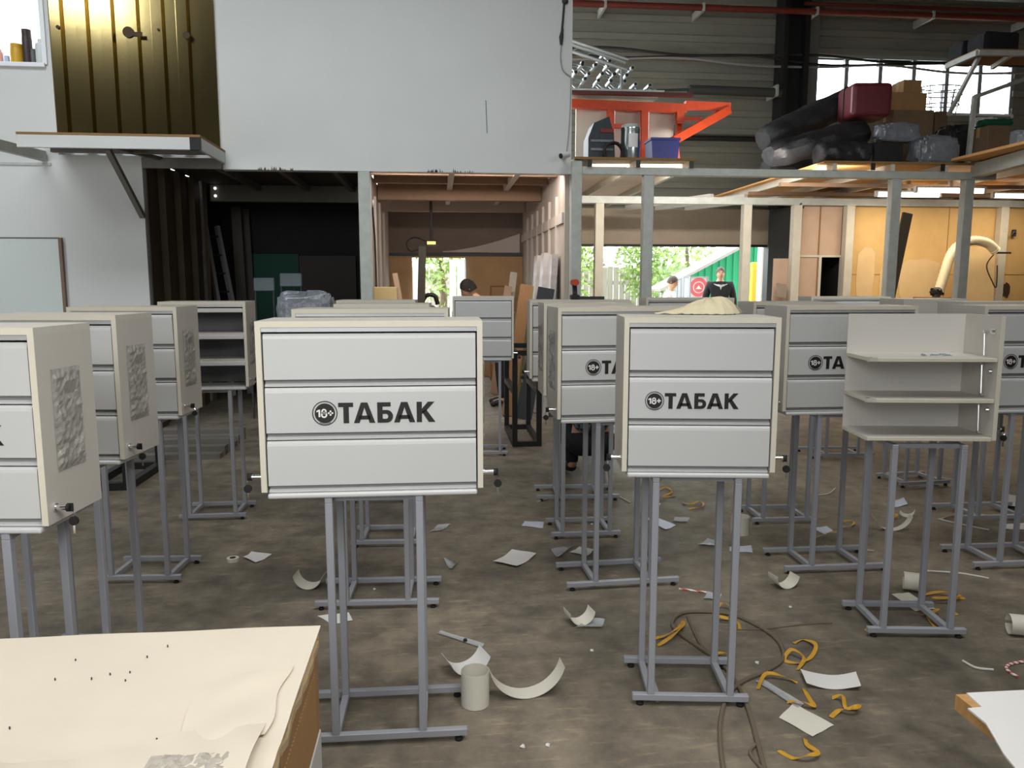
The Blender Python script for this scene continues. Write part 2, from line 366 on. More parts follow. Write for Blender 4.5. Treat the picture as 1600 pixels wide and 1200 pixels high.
# right bay: front beam and posts, second row, deck
struct('beam_front', MB().box(1.62, 6.55, YP - .03, YP + .07, 2.80, 2.885, .004), GALV)
for x in (2.324, 5.27, 6.17): struct('column', MB().box(x, x + .12, YP - .03, YP + .07, 0, 2.80, .006), GALV)
struct('beam', MB().box(1.5, 11.9, 10.75, 10.85, 2.70, 2.80, .004), GALV)
PALE = mat('pale_post', srgb(206, 200, 184), .6, var=.12, vscale=8)
for x in (2.2, 4.33, 5.07, 5.86, 8.23): struct('column', MB().box(x, x + .12, 10.72, 10.84, 0, 2.70, .005), PALE)
struct('beam', MB().beam((6.3, YP, 2.90), (6.05, 6.2, 2.94), .11, .15), GALV)
# deck boards with joists
DECK = mat('deck_chipboard', srgb(214, 196, 176), .75, var=.12, vscale=4)
DECK2 = mat('deck_orange_board', srgb(220, 164, 96), .75, var=.14, vscale=3)
DEDGE = mat('deck_edge', srgb(146, 112, 66), .8, var=.2, vscale=14)
def deck(n, x0, x1, y0, y1, z, m_):
    struct('slab_' + str(n), MB().box(x0, x1, y0, y1, z + .09, z + .11), m_)
    struct('trim_%d' % (10 + n), MB().box(x0, x1, y0 - .02, y0, z + .088, z + .115), DEDGE)
deck(1, 1.53, 2.92, YP - .04, 13.1, 2.87, DECK)
for x in (1.70, 2.25, 2.86):
    struct('beam', MB().beam((x, YP - .05, 2.92), (x, 13.1, 2.92), .05, .08), PALE)
    struct('beam', MB().box(x - .025, x + .025, YP - .056, YP - .05, 2.88, 2.96), BLACKS)
deck(2, 4.42, 11.9, YP - .04, 12.2, 2.87, DECK2)
struct('slab_3', MB().box(5.95, 11.9, 5.8, YP - .06, 3.0, 3.03), DECK2)
for x in (4.55, 5.25, 5.9, 6.9, 7.9, 8.9): struct('beam', MB().beam((x, YP - .05, 2.92), (x, 12.2, 2.92), .05, .08), PALE)
for x in (5.0, 5.85): struct('beam', MB().box(x - .025, x + .025, YP - .07, YP - .06, 2.885, 2.965), BLACKS)
for y in (9.8, 10.8, 11.8): struct('beam', MB().beam((4.42, y, 2.86), (11.8, y, 2.86), .06, .05), MATS['brown_joist'])
for x in (3.4, 3.9, 4.4): struct('beam', MB().beam((x + .5, 10.85, 2.82), (x - .3, 12.6, 2.82), .07, .07), MATS['drywall_seam'])
# board walls at the second row
def wall_osb():
    m = MB(); Y = 10.85
    m.box(5.98, 11.9, Y, Y + .02, 0, 2.72); return m
struct('wall_board', wall_osb(), OSB)
for z in (1.72,): struct('trim_4', MB().box(5.98, 11.9, 10.845, 10.85, z, z + .006), DEDGE)
for x in (6.62, 7.5, 9.1): struct('trim', MB().box(x, x + .006, 10.845, 10.85, 0, 2.7), DEDGE)
PALEP = mat('pale_patch', srgb(228, 196, 144), .8, var=.1, vscale=4)  # paler than the board around it
q = random.Random(5)
def patch(px0, py0, px1, py1, Y, m_, nm='trim', jag=.05):
    """an irregular patch on a wall: flat polygon"""
    a, b = at(px0, py1, Y), at(px1, py0, Y); n = 18; c = (a + b) / 2; pts = []
    for i in range(n):
        t = 2 * math.pi * i / n; k = 1 + q.uniform(-jag, jag); s = max(abs(math.cos(t)), abs(math.sin(t))) ** .8
        pts.append((c.x + math.cos(t) / s * (b.x - a.x) / 2 * k, c.z + math.sin(t) / s * (b.z - a.z) / 2 * k))
    struct(nm, MB().prism(pts, .002, lambda x, y, z: (x, Y - z, y)), m_)
patch(1336, 388, 1368, 470, 10.846, PALEP); patch(1402, 405, 1470, 470, 10.846, PALEP); patch(1515, 385, 1560, 470, 10.846, PALEP); patch(1372, 420, 1395, 470, 10.846, PALEP)
patch(1566, 442, 1578, 464, 10.843, mat('soot', srgb(70, 52, 34), .9), jag=.2)
m = MB(); m.box(5.19, 5.52, 10.85, 10.88, 0, 2.7); m.box(5.52, 5.86, 10.85, 10.88, 2.0, 2.7); struct('wall_ply', m, PLY)
struct('trim_5', MB().box(5.515, 5.53, 10.84, 10.85, 0, 2.7), DEDGE)
struct('trim_6', MB().box(5.19, 5.9, 10.835, 10.85, 1.97, 2.0), PALE)
d1 = struct('door_1', MB().box(5.53, 5.57, 10.83, 10.87, 0, 1.98), PALE)
struct('door_frame', MB().box(5.86, 5.9, 10.83, 10.87, 0, 1.98), PALE, d1)
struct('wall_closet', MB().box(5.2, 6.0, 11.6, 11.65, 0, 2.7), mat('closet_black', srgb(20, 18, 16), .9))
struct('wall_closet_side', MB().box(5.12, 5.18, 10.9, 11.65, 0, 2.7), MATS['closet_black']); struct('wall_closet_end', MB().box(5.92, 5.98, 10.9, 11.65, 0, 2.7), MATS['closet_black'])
patch(1212, 442, 1230, 465, 10.7, mat('scuffs', srgb(150, 134, 118), .8), jag=.15)
struct('wall_ply_low', MB().box(4.86, 5.19, 10.85, 10.88, 0, 1.95), PLY)
# roller gate: slatted curtain over an open gate
GX0, GX1, GZ = 2.36, 5.74, 2.26
gate = struct('door_2', MB().box(GX0 - .1, GX1 + .2, YB - .05, YB, GZ, 2.86), mat('beige_gate_sheet', srgb(204, 188, 166), .7, var=.14, vscale=2))
struct('door_frame', MB().box(GX0 - .1, GX1 + .2, YB - .07, YB + .02, GZ - .04, GZ), BLACKS, gate)
struct('door_frame', MB().box(GX1, GX1 + .16, YB - .1, YB + .06, 0, GZ), DARKM, gate)
struct('door_frame', MB().box(GX0 - .1, GX0, YB - .1, YB + .06, 0, GZ), PALE, gate)
struct('wall_gate_left', MB().box(1.45, GX0 - .1, YB, YB + .1, 0, 2.86), mat('dusty_board', srgb(170, 156, 138), .8, var=.12))
# high hall window
w = struct('window_2', MB().box(WX0 - .06, WX1 + .06, YB - .03, YB + .08, WZ0 - .07, WZ0, .005), MATS['white_pvc'])
WG = mat('grey_window_bar', srgb(150, 156, 160), .5)
struct('window_frame', MB().box(WX0 - .06, WX1 + .06, YB - .03, YB + .08, WZ1, WZ1 + .06), WG, w)
for i in range(7):
    x = WX0 + (WX1 - WX0) * i / 6; struct('window_frame', MB().box(x - .035, x + .035, YB - .02, YB + .07, WZ0, WZ1), WG, w)
# steel column and pipe run of the hall
struct('column_hall', MB().box(5.72, 5.80, 12.75, 13.1, 2.86, ZC).box(6.08, 6.16, 12.75, 13.1, 2.86, ZC).box(5.80, 6.08, 12.9, 12.94, 2.86, ZC), BLACKS)
struct('column_hall_low', MB().box(5.74, 5.86, 12.9, 13.1, 0, 2.86).box(6.0, 6.1, 12.9, 13.1, 0, 2.86), DARKM)
struct('column_lighter', MB().box(6.22, 6.42, 12.95, 13.15, 2.86, ZC), mat('grey_column', srgb(120, 122, 120), .6))
struct('beam_roof', MB().box(1.5, XR, 12.0, 12.15, 6.05, 6.4), DARKM)
# ---------------------------------------------------------------- tobacco cabinets on tube stands
ZB, ZT, CD, TB = .915, 1.478, .285, .02
MC = {}
def cached(key, fn):
    if key not in MC: MC[key] = fn()
    return MC[key]
def letters(m, h):
    """T A B(cyr) A K as prisms, cap height h, starting at x=0, baseline z=0, facing -y"""
    F = lambda x, y, z: (x * h, -z, y * h)
    P = lambda pts: m.prism(pts, .0012, F)
    T = .24
    P([(0, 1), (0, 1 - .21), (.24, 1 - .21), (.24, 0), (.50, 0), (.50, .79), (.71, .79), (.71, 1)])
    for o in (.733, 2.653):
        P([(o, 0), (o + .27, 0), (o + .515, .76), (o + .515, 1), (o + .35, 1)]); P([(o + 1.02, 0), (o + .66, 1), (o + .515, 1), (o + .515, .76), (o + .75, 0)])
        P([(o + .20, .17), (o + .82, .17), (o + .76, .36), (o + .26, .36)])
    o = 1.862
    P([(o, 0), (o + .25, 0), (o + .25, 1), (o, 1)]); P([(o + .25, .79), (o + .64, .79), (o + .64, 1), (o + .25, 1)])
    out = [(o + .25, .62), (o + .45, .62)]; inn = [(o + .25, .43), (o + .42, .43)]
    for i in range(1, 9):
        t = math.pi / 2 - math.pi * i / 9; out.append((o + .45 + .30 * math.cos(t), .31 + .31 * math.sin(t))); inn.append((o + .42 + .10 * math.cos(t), .31 + .12 * math.sin(t)))
    out += [(o + .45, 0), (o + .25, 0)]; inn += [(o + .42, .19), (o + .25, .19)]
    for i in range(len(out) - 1): P([out[i], inn[i], inn[i + 1], out[i + 1]])
    o = 3.756
    P([(o, 0), (o + .25, 0), (o + .25, 1), (o, 1)]); P([(o + .25, .40), (o + .42, .52), (o + .86, 1), (o + .54, 1), (o + .25, .66)])
    P([(o + .25, .52), (o + .58, 0), (o + .90, 0), (o + .46, .62)])
    return m
def badge(m, r):
    F = lambda x, y, z: (x * r, -z, y * r)
    def disc(a, b, z, n=36, x0=0, y0=0):
        for i in range(n):
            t, u = 2 * math.pi * i / n, 2 * math.pi * (i + 1) / n
            m.prism([(x0 + a * math.cos(t), y0 + a * math.sin(t)), (x0 + b * math.cos(t), y0 + b * math.sin(t)), (x0 + b * math.cos(u), y0 + b * math.sin(u)), (x0 + a * math.cos(u), y0 + a * math.sin(u))], z, F)
    n = 36
    m.mi = 0; disc(.93, 1.0, .0012); m.prism([(.80 * math.cos(2 * math.pi * i / n), .80 * math.sin(2 * math.pi * i / n)) for i in range(n)], .0012, F)
    for i in range(9):                                                # row of small marks along the lower rim
        t = -math.pi / 2 + (i - 4) * .12; m.prism([(.83 * math.cos(t - .03), .83 * math.sin(t - .03)), (.90 * math.cos(t - .03), .90 * math.sin(t - .03)), (.90 * math.cos(t + .03), .90 * math.sin(t + .03)), (.83 * math.cos(t + .03), .83 * math.sin(t + .03))], .0012, F)
    m.mi = 1; P = lambda pts: m.prism(pts, .0018, F)
    P([(-.50, -.30), (-.36, -.30), (-.36, .30), (-.48, .30), (-.66, .20), (-.66, .08), (-.50, .14)])
    disc(.095, .215, .0018, 20, -.06, .15); disc(.12, .25, .0018, 20, -.06, -.13)
    P([(.24, -.06), (.66, -.06), (.66, .08), (.24, .08)]); P([(.38, -.2), (.52, -.2), (.52, .22), (.38, .22)])
    return m
def flap_mesh(w, h):
    def mk():
        m = MB(); prof = [(.016, h), (.006, h), (.0015, h - .007), (.0, h - .016), (.0, .024), (.013, .017), (.013, .010), (.006, .006), (.006, .0), (.016, .0)]
        n = len(prof); F = lambda x, y, z: (z - w / 2, x, y)
        m.prism(prof, w, F)
        m.b.faces.ensure_lookup_table()
        for f in m.b.faces:
            c = f.calc_center_median()
            if c.z < .022 and c.z > .009 and c.y > .004 and c.y < .014: f.material_index = 1
        return m.me('flap', [FLAP, GROOVE_SHADE])
    return cached(('flap', w, h), mk)
def lock_meshes():
    def mk():
        m = MB(); m.cyl((0, 0, 0), (.006, 0, 0), .012, 14); m.cyl((.006, 0, 0), (.034, 0, 0), .0085, 14); m.cyl((.034, 0, 0), (.037, 0, 0), .010, 14)
        return m.me('lock', CHROME, True)
    def mk2():
        m = MB(); m.mi = 0; m.cyl((.037, -.001, 0), (.046, -.001, 0), .0125, 12); m.box(.046, .053, -.002, .002, -.012, .012); m.cyl((.052, -.004, -.040), (.052, .004, -.040), .0135, 12)
        m.mi = 1; m.tube([(.05, 0, -.010), (.056, 0, -.02), (.052, 0, -.030)], .0016, 6); m.box(.049, .055, -.001, .001, -.078, -.05)
        return m.me('key', [RUBBER, CHROME])
    return cached('lock', mk), cached('key', mk2)
def pouch_mesh():
    def mk():
        q = random.Random(3); H = [[q.random() for _ in range(14)] for _ in range(24)]
        def fn(u, v):
            i, j = min(int(u * 13), 12), min(int(v * 23), 22); e = min(u, 1 - u, v, 1 - v) * 12
            return (.002 + min(1, e) * (.002 + .009 * H[j][i]), (u - .5) * .145, (v - .5) * .30)
        m = MB().sheet(fn, 13, 23, .0006); return m.me('film_pouch', FILM)
    return cached('pouch', mk)
def stand(root, w):
    L = .61 if w > .6 else .44; y0, y1, t = .0, .29, .025
    def mk():
        m = MB()
        for y in (y0, y1): m.box(-L / 2, L / 2, y, y + t, .02, .02 + t, .002)
        for s in (-1, 1):
            m.box(s * .15 - t / 2, s * .15 + t / 2, y0 + t - .003, y1 + .003, .02, .02 + t, .002)
        return m.me('stand_base', POWDER)
    b = put(None, cached(('stand', L), mk), 'stand_base', root)
    def mk2():
        m = MB()
        for s in (-1, 1): m.box(s * .15 - t / 2, s * .15 + t / 2, y0, y1 + t - .04, ZB - .042, ZB - .022, .002)
        for y in (y0 + .03, y1 - .06): m.box(-.15, .15, y, y + .02, ZB - .042, ZB - .022)
        return m.me('top_rail', POWDER)
    put(None, cached('toprail', mk2), 'top_rail', root)
    leg = cached('leg', lambda: MB().box(-t / 2, t / 2, -t / 2, t / 2, .045, ZB - .042, .002).me('leg', POWDER))
    foot = cached('foot', lambda: MB().lathe([(.014, .0), (.015, .008), (.009, .010), (.009, .022)], n=12).me('foot', RUBBER))
    for s in (-1, 1):
        for y in (y0 + t * .5, y1 + t * .5 - .04 + .015):
            o = put(None, leg, 'leg', b); o.location = (s * .15, y, 0)
        for y in (y0 + t / 2, y1 + t / 2):
            o = put(None, foot, 'foot', b); o.location = (s * (L / 2 - .03), y, 0)
def side_mesh(ang=0):
    def mk():
        m = MB(); m.mi = 0; m.box(-.009, .009, .0015, CD, ZB, ZT - TB); m.mi = 1; m.box(-.009, .009, -.0005, .0015, ZB, ZT - TB)
        return m.me('side_panel', [LAM, EDGE])
    return cached('side', mk)
def cabinet(label, px, side, d, wide, phi, kind='flaps', text=True, locks='lr', pouch='lr', tx=0, back=False, group='tobacco display cabinets on tube stands', dark=False):
    """px: picture column of a front top corner on the given side, d: distance ahead of the camera; phi: turn in degrees"""
    w = .73 if wide else .555
    zc = d * math.cos(PITCH) - (ZT - CAM_H) * math.sin(PITCH); X = (px - 800) / FPX * zc
    a = R(phi) - HEAD; c, s = math.cos(HEAD), math.sin(HEAD)
    corner = Vector((X * c + d * s, -X * s + d * c, 0)); ux = Vector((math.cos(a), math.sin(a), 0))
    loc = corner + ux * (w / 2 * (1 if side == 'L' else -1))
    root = thing('display_cabinet', label, 'cabinet', loc, a, group)
    stand(root, w)
    hw = w / 2
    sm = side_mesh()
    if kind != 'bare':
        def top():
            m = MB(); m.mi = 0; m.box(-hw, hw, .0015, CD, ZT - TB, ZT); m.mi = 1; m.box(-hw, hw, -.0005, .0015, ZT - TB, ZT); pass
            return m.me('top_board', [LAMTOP, EDGE])
        put(None, cached(('top', w), top), 'top_board', root)
    for sg in (-1, 1):
        if kind == 'bare' and sg < 0: continue
        put(None, sm, 'side_panel', root).location = (sg * (hw - .009), 0, 0)
    put(None, cached(('back', w, kind == 'bare'), lambda: MB().box(-hw + (.018 if kind != 'bare' else 0), hw - .018, CD - .006, CD - .001, ZB, ZT - TB).me('back_panel', LAM if kind != 'bare' else mat('white_laminate', srgb(216, 213, 207), .5))), 'back_panel', root)
    iw = w - .04
    if kind != 'bare':
        put(None, cached(('rail', w), lambda: MB().box(-iw / 2 - .002, iw / 2 + .002, .002, .02, ZT - TB - .015, ZT - TB, .001).me('front_rail', ALU)), 'front_rail', root)
        put(None, cached(('bot', w), lambda: MB().box(-iw / 2, iw / 2, -.006, CD - .01, ZB - .022, ZB - .005, .006, 3).me('bottom_panel', FLAP)), 'bottom_panel', root)
    PT = (ZT - TB - .017 - ZB + .003) / 3
    if kind == 'flaps':
        for i in range(3):
            z = ZB - .003 + PT * i
            f = put(None, flap_mesh(iw - .006, PT - .004), 'flap', root); f.location = (0, .004, z)
            if tx and i == 2 and tx == 9: f.rotation_euler = (R(4), 0, 0)
            if text and i == 1:
                k = 1.0 if wide else .84; bx = -hw + (text if text is not True else (.2 if wide else .118))
                put(None, cached(('badge', k), lambda: badge(MB(), .0408 * k).me('age_badge', [INK, WHITEV])), 'age_badge', f).location = (bx, -.0002, PT * .5)
                put(None, cached(('letters', k), lambda: letters(MB(), .068 * k).me('lettering', INK)), 'lettering', f).location = (bx + .0435 * k, -.0002, PT * .5 - .034 * k)
    elif kind == 'open':
        for i in range(3):
            z = ZB - .003 + PT * i
            o = MB(); o.box(-iw / 2, iw / 2, .0, .016, PT - .034, PT - .006, .004, 2); o.box(-iw / 2, iw / 2, .016, .24, PT - .016, PT - .006); o.build('flap', FLAP, root).location = (0, .004, z)
            if i: MB().box(-iw / 2 - .001, iw / 2 + .001, .004, CD - .01, -.008, .008).build('shelf', LAM, root).location = (0, .004, z)
            MB().box(-iw / 2, iw / 2, CD - .03, CD - .02, .01, PT - .02).build('inner_panel', DARKIN, root).location = (0, 0, z)
    else:
        def sh(m, z, full):
            m.mi = 0; m.box(-hw + .0, hw - .019, .012 if not full else .006, CD - .006, z, z + .016); m.mi = 1
            m.box(-hw + (.03 if not full else 0), hw - .019, .002 if full else .004, .012 if not full else .006, z, z + .016, .001); m.box(-hw - .001, -hw, .012, CD - .006, z, z + .016)
            if not full: m.box(-hw, -hw + .02, .03, .05, z - .004, z + .016)
        for z in (ZB + .165, ZB + .345):
            m = MB(); sh(m, z, False); m.build('shelf', [LAM, EDGE], root)
        m = MB(); sh(m, ZB - .004, True); m.build('bottom_panel', [LAM, EDGE], root)
        for z0, z1 in ((.02, .15), (.19, .33), (.36, .47)):
            MB().tube([(hw - .03, .09, ZB + z0), (hw - .03, .10, ZB + z1)], .004, 8).cyl((hw - .034, .09, ZB + z0), (hw - .02, .09, ZB + z0), .008, 10).cyl((hw - .034, .10, ZB + z1), (hw - .02, .10, ZB + z1), .008, 10).build('slide_rod', CHROME, root)
        for z in (.13, .30, .475): MB().cyl((hw - .018, .045, ZB + z), (hw - .034, .045, ZB + z), .006, 10).box(hw - .024, hw - .018, .03, .06, ZB + z - .012, ZB + z + .012).build('hinge_pin', CHROME, root)
    lk, ky = lock_meshes()
    for ch in locks:
        sg = -1 if ch == 'l' else 1
        o = put(None, lk, 'lock', root); o.location = (sg * hw, .035, ZB + .045); o.rotation_euler = (0, 0, math.pi if sg < 0 else 0)
        kk = put(None, ky, 'key', o)
    for ch in pouch:
        sg = -1 if ch == 'l' else 1
        o = put(None, pouch_mesh(), 'film_pouch', root); o.location = (sg * hw, .135, ZB + .29); o.rotation_euler = (0, 0, math.pi if sg < 0 else 0)
        o['label'] = 'crumpled clear film pouch taped to the side'
    if back: root.rotation_euler = (0, 0, a + math.pi); root.location = loc + Vector((-math.sin(a), math.cos(a), 0)) * CD
    return root
G2 = 'three-flap cabinets in the aisles'
cabinet('wide white cabinet with large tobacco lettering standing in the middle beside the cardboard work table', 397, 'L', 2.46, True, 5, text=.2125)
cabinet('narrow lettered cabinet carrying the cream rag on its top', 976, 'L', 2.75, False, -2, text=.114, pouch='')
cabinet('cabinet cut by the frame edge above the cardboard table, only a K showing', 51, 'R', 2.11, False, 0, text=.143)
cabinet('unlettered cabinet with film pouch directly behind the one showing only a K', 180, 'R', 2.94, False, -1, text=False)
cabinet('cabinet with its top flap tilted, third of the row along the white wall', 275, 'R', 3.95, False, 1.5, text=False, tx=9)
cabinet('open cabinet with flaps slid away showing dark shelves, before the ribbed store wall', 383, 'R', 5.08, False, 6, kind='open', pouch='r')
cabinet('wide cabinet hidden right behind the big lettered white one', 455, 'L', 3.6, True, 3, text=False)
cabinet('narrow cabinet, third in line behind the big lettered white one', 521, 'L', 4.5, False, 3, text=False)
cabinet('narrow cabinet at the end of the line behind the big lettered white one', 525, 'L', 5.45, False, 3, text=False)
cabinet('bluish shaded cabinet below the dark-haired worker at the saw room entrance', 707, 'L', 7.0, False, 1, text=False)
cabinet('wide cabinet with black tools on its top near the saw room', 828, 'L', 5.5, True, 3, text=False, pouch='')
cabinet('narrow cabinet hidden behind the wide 18+ cabinet beside the aisle', 850, 'L', 4.65, False, 5, text=False, locks='')
cabinet('wide 18+ cabinet with a film pouch, half hidden by the one carrying the rag', 872, 'L', 3.83, True, 8, text=.185)
cabinet('wide 18+ cabinet partly covered by the unfinished shelf cabinet', 1230, 'L', 4.07, True, 5, text=.173, pouch='')
r3 = cabinet('unfinished cabinet with bare shelves, no top, no flaps and one side missing', 1573, 'R', 3.3, False, -2, kind='bare', locks='r', pouch='')
cabinet('18+ cabinet cut by the frame edge, behind the unfinished shelf cabinet', 1540, 'L', 4.13, True, 5, text=.173, pouch='')
cabinet('dark shaded wide cabinet below the two men outside the gate', 1010, 'L', 6.3, True, 3, text=False, pouch='', locks='')
cabinet('narrow shaded cabinet directly behind the wide 18+ one, before the yellow posts', 1178, 'L', 4.95, False, 4, text=False, pouch='', locks='')
cabinet('shaded wide cabinet before the small black closet doorway', 1268, 'L', 6.9, True, 3, text=False, pouch='', locks='')
cabinet('cabinet turned back to front below the hose arch on the yellow board wall', 1412, 'L', 5.9, False, 10, text=False, pouch='', locks='', back=True)
cabinet('wide cabinet far behind the unfinished one, under the sooty spot on the board wall', 1508, 'L', 5.0, True, 4, text=False, pouch='')
# ---------------------------------------------------------------- foreground work tables
WRAP = mat('cream_wrapping_sheet', srgb(228, 218, 200), .6, var=.05, vscale=4, bump=.06, bscale=14)
CARDL = mat('pale_cardboard', srgb(206, 182, 142), .85, var=.2, vscale=16)
TAPE = mat('yellow_tape', srgb(226, 190, 30), .4)
t = thing('work_table', 'cream covered work table on cardboard packs nearest the camera, beside the big lettered cabinet', 'table', (-1.2, 1.5, 0))
TX1, TY0, TY1, TZ = -.302, .72, 1.866, .75
lx, ly = 1.2, -1.5
def tl(x, y, z): return (x + 1.2, y - 1.5, z)
# cover sheet with low wrinkles and a torn corner
def cov(u, v):
    x = -2.2 + u * (TX1 + 2.2); y = TY0 + v * (TY1 - TY0); z = TZ
    z += .0035 * math.exp(-((y - 1.42 - .10 * math.sin(x * 3)) / .02) ** 2) + .003 * math.exp(-((x + .42 + .1 * (y - 1.5)) / .016) ** 2) * (y < 1.6)
    z += .002 * math.sin(x * 9 + y * 5) * (y < 1.45) + .0012 * math.sin(x * 17) * math.sin(y * 13)
    return tl(x, y, z)
MB().sheet(cov, 70, 44, .004).build('cover_sheet', WRAP, t, True)
for i, (ox, th, mm) in enumerate(((-.004, .012, CARDL), (-.010, .010, OSB), (-.004, .016, CARDL))):
    m = MB(); n = 30; z1 = TZ - .007 - i * .014; q = random.Random(20 + i)
    pts = [(-2.2, TY0), (TX1, TY0)] + [(TX1 + ox + q.uniform(-.006, .004), TY0 + (TY1 - .01 - TY0) * k / n) for k in range(1, n)] + [(TX1 - .004, TY1 - .01), (-2.2, TY1 - .01)]
    m.prism(pts, th, lambda x, y, z: tl(x, y, z1 - th + z)); m.build('cardboard_layer', mm, t)
# pleated inner card and white pack below
m = MB()
for k in range(26):
    y = 1.42 + k * .0145; m.cyl(tl(TX1 - .010, y, .50), tl(TX1 - .010, y, .665), .007, 6)
tag(m.build('corrugated_card', CARD, t), None, None)
MB().box(*[a for a in (-2.2 + lx, TX1 + lx - .004, 1.36 + ly, 1.845 + ly)], .0, .488, .004).build('white_pack', mat('white_pack', srgb(212, 210, 206), .6, var=.05), t)
MB().box(-2.2 + lx, TX1 + lx - .006, 1.40 + ly, 1.845 + ly, .488, .704, .003).build('cardboard_pack', CARD, t)
MB().box(-2.2 + lx, TX1 + lx - .10, .75 + ly, 1.2 + ly, .0, .70, .004).build('cardboard_pack', CARDD, t)
MB().box(TX1 + lx - .03, TX1 + lx - .002, 1.52 + ly, 1.60 + ly, .46, .52, .002).build('tape_strip', TAPE, t)
# torn flap of wrapping and crumpled film on the sheet
def torn(u, v):
    x = -1.0 + u * .66; y = 1.13 + v * (.17 + .12 * u) + .02 * math.sin(u * 9); return tl(x, y, TZ + .008 + .010 * math.sin(math.pi * v) * (1 + .6 * math.sin(u * 7)) + .002 * math.sin(u * 40 + v * 9))
MB().sheet(torn, 40, 12, .001).build('torn_wrap', WRAP, t, True)
def torn2(u, v):
    x = -.50 + u * .165 + .006 * math.sin(v * 8); y = 1.34 + v * .26 + .05 * u; return tl(x, y, TZ + .006 + .005 * math.sin(math.pi * u) ** 2 * (1 + .5 * math.sin(v * 9)))
MB().sheet(torn2, 16, 30, .001).build('torn_wrap', WRAP, t, True)
q = random.Random(8); HH = [[q.random() for _ in range(22)] for _ in range(22)]
MB().sheet(lambda u, v: tl(-.52 + u * .15, 1.16 + v * .17, TZ + .012 + .016 * HH[int(u * 20)][int(v * 20)] * min(1, 8 * min(u, 1 - u, v, 1 - v))), 20, 20).build('crumpled_film', FILM, t)
for px, py in ((86, 1061), (172, 1053), (203, 1050), (196, 1063), (118, 1031), (230, 1026), (262, 1009), (337, 1103), (15, 1137), (245, 1155), (143, 1060)):
    p = fl(px, py, TZ + .003); MB().cyl(tl(p.x, p.y, TZ + .0), tl(p.x, p.y, TZ + .0052), .0016, 8).build('pin_hole', DARKM, t)
# small table with a white sheet and a wood edge
t2 = thing('sheet_stack_table', 'raw wood board table with white paper cut by the lower frame corner', 'table', (1.75, 1.25, 0))
def t2l(x, y, z): return (x - 1.75, y - 1.25, z)
Z2 = .70
c0, c1, c2 = fl(1493, 1085, Z2), fl(1600, 1078, Z2), fl(1575, 1200, Z2)
poly = [(c0.x, c0.y), (c0.x + 1.2, c0.y - .02), (c0.x + 1.2, c0.y - .9), (c0.x + .02, c0.y - .9)]
MB().prism(poly, .035, lambda x, y, z: t2l(x, y, Z2 - .035 + z)).build('board_top', mat('raw_wood', srgb(206, 160, 100), .7, var=.2, vscale=5, stretch=(1, 9, 1)), t2)
s = [fl(a, b, Z2 + .003) for a, b in ((1510, 1083), (1534, 1105), (1512, 1107), (1540, 1130), (1552, 1150), (1568, 1178), (1590, 1205))]
pp = [(a.x, a.y) for a in s] + [(s[-1].x, .45), (c0.x + 1.15, .45), (c0.x + 1.15, c0.y - .01)]
MB().prism(pp, .004, lambda x, y, z: t2l(x, y, Z2 + z)).build('paper_sheet', PAPER, t2)
for x, y in ((c0.x + .16, c0.y - .16), (c0.x + 1.1, c0.y - .16), (c0.x + .16, c0.y - .8), (c0.x + 1.1, c0.y - .8)):
    MB().box(*t2l(x - .035, 0, 0)[:1], t2l(x + .035, 0, 0)[0], t2l(0, y - .035, 0)[1], t2l(0, y + .035, 0)[1], 0, Z2 - .035).build('leg', PLY, t2)

# ---------------------------------------------------------------- litter on the floor
def scale_at(px, py):
    p = fl(px, py); c, s = math.cos(HEAD), math.sin(HEAD); d = p.x * s + p.y * c; return FPX / (d * math.cos(PITCH) + CAM_H * math.sin(PITCH)), p
def paper(pxs, label, m_=PAPER, curl=.0, name='paper_sheet', group='paper scraps on the floor', cat='paper', th=.0008):
    """a sheet on the floor given its four picture corners; curl lifts the two short ends"""
    P = [fl(*p) for p in pxs]
    def fn(u, v):
        a = P[0].lerp(P[1], u); b = P[3].lerp(P[2], u); p = a.lerp(b, v); z = .002 + curl * (2 * u - 1) ** 2 + .002 * math.sin(u * 5 + v * 4) ** 2; return (p.x, p.y, z)
    return solo(name, MB().sheet(fn, 14, 6, th), m_, label, cat, group, True)
def arc(px, py, r, w, a0, a1, rz, label, m_=CURL, tilt=0, name='curled_strip', group='curled ivory strips on the floor', standing=True, lean=0, taper=0):
    """strip bent to an arc: standing on its edge or lying as a trough"""
    p = fl(px, py); n = 20; M = Matrix.Rotation(rz, 4, 'Z')
    def fn(u, v):
        t = a0 + (a1 - a0) * u; ww = w * (1 - taper * abs(2 * u - 1) ** 1.5)
        if standing: q = Vector((r * math.cos(t), r * math.sin(t) - r, ww * (v if not taper else .5 * w / ww * 0 + v))) + Vector((0, lean * v, 0))
        else: q = Vector((r * math.cos(t), (v - .5) * ww, r + r * math.sin(t) + .001))
        q = M @ q; return (p.x + q.x, p.y + q.y, q.z + .002)
    return solo(name, MB().sheet(fn, n, 4, .0012), m_, label, 'paper strip', group, True)
PI = math.pi
paper([(380, 872), (393, 864), (425, 868), (400, 881)], 'small white sheet lying alone before the shaded left row stands', curl=.006)
paper([(496, 963), (545, 958), (551, 970), (520, 977)], 'white corner of paper under the second stand behind the big lettered cabinet')
paper([(770, 880), (800, 862), (838, 868), (808, 888)], 'slightly bent white sheet in the open aisle', curl=.012)
paper([(815, 822), (820, 815), (850, 816), (848, 826)], 'bluish white slip beside a distant stand foot in the aisle', mat('bluish_paper', srgb(214, 222, 238), .7))
paper([(890, 864), (905, 856), (928, 860), (918, 870)], 'small white sheet beyond the 18+ cabinet stand', curl=.004)
paper([(1008, 811), (1022, 808), (1056, 822), (1040, 829)], 'bluish white sheet behind the rag cabinet legs', MATS['bluish_paper'], curl=.004)
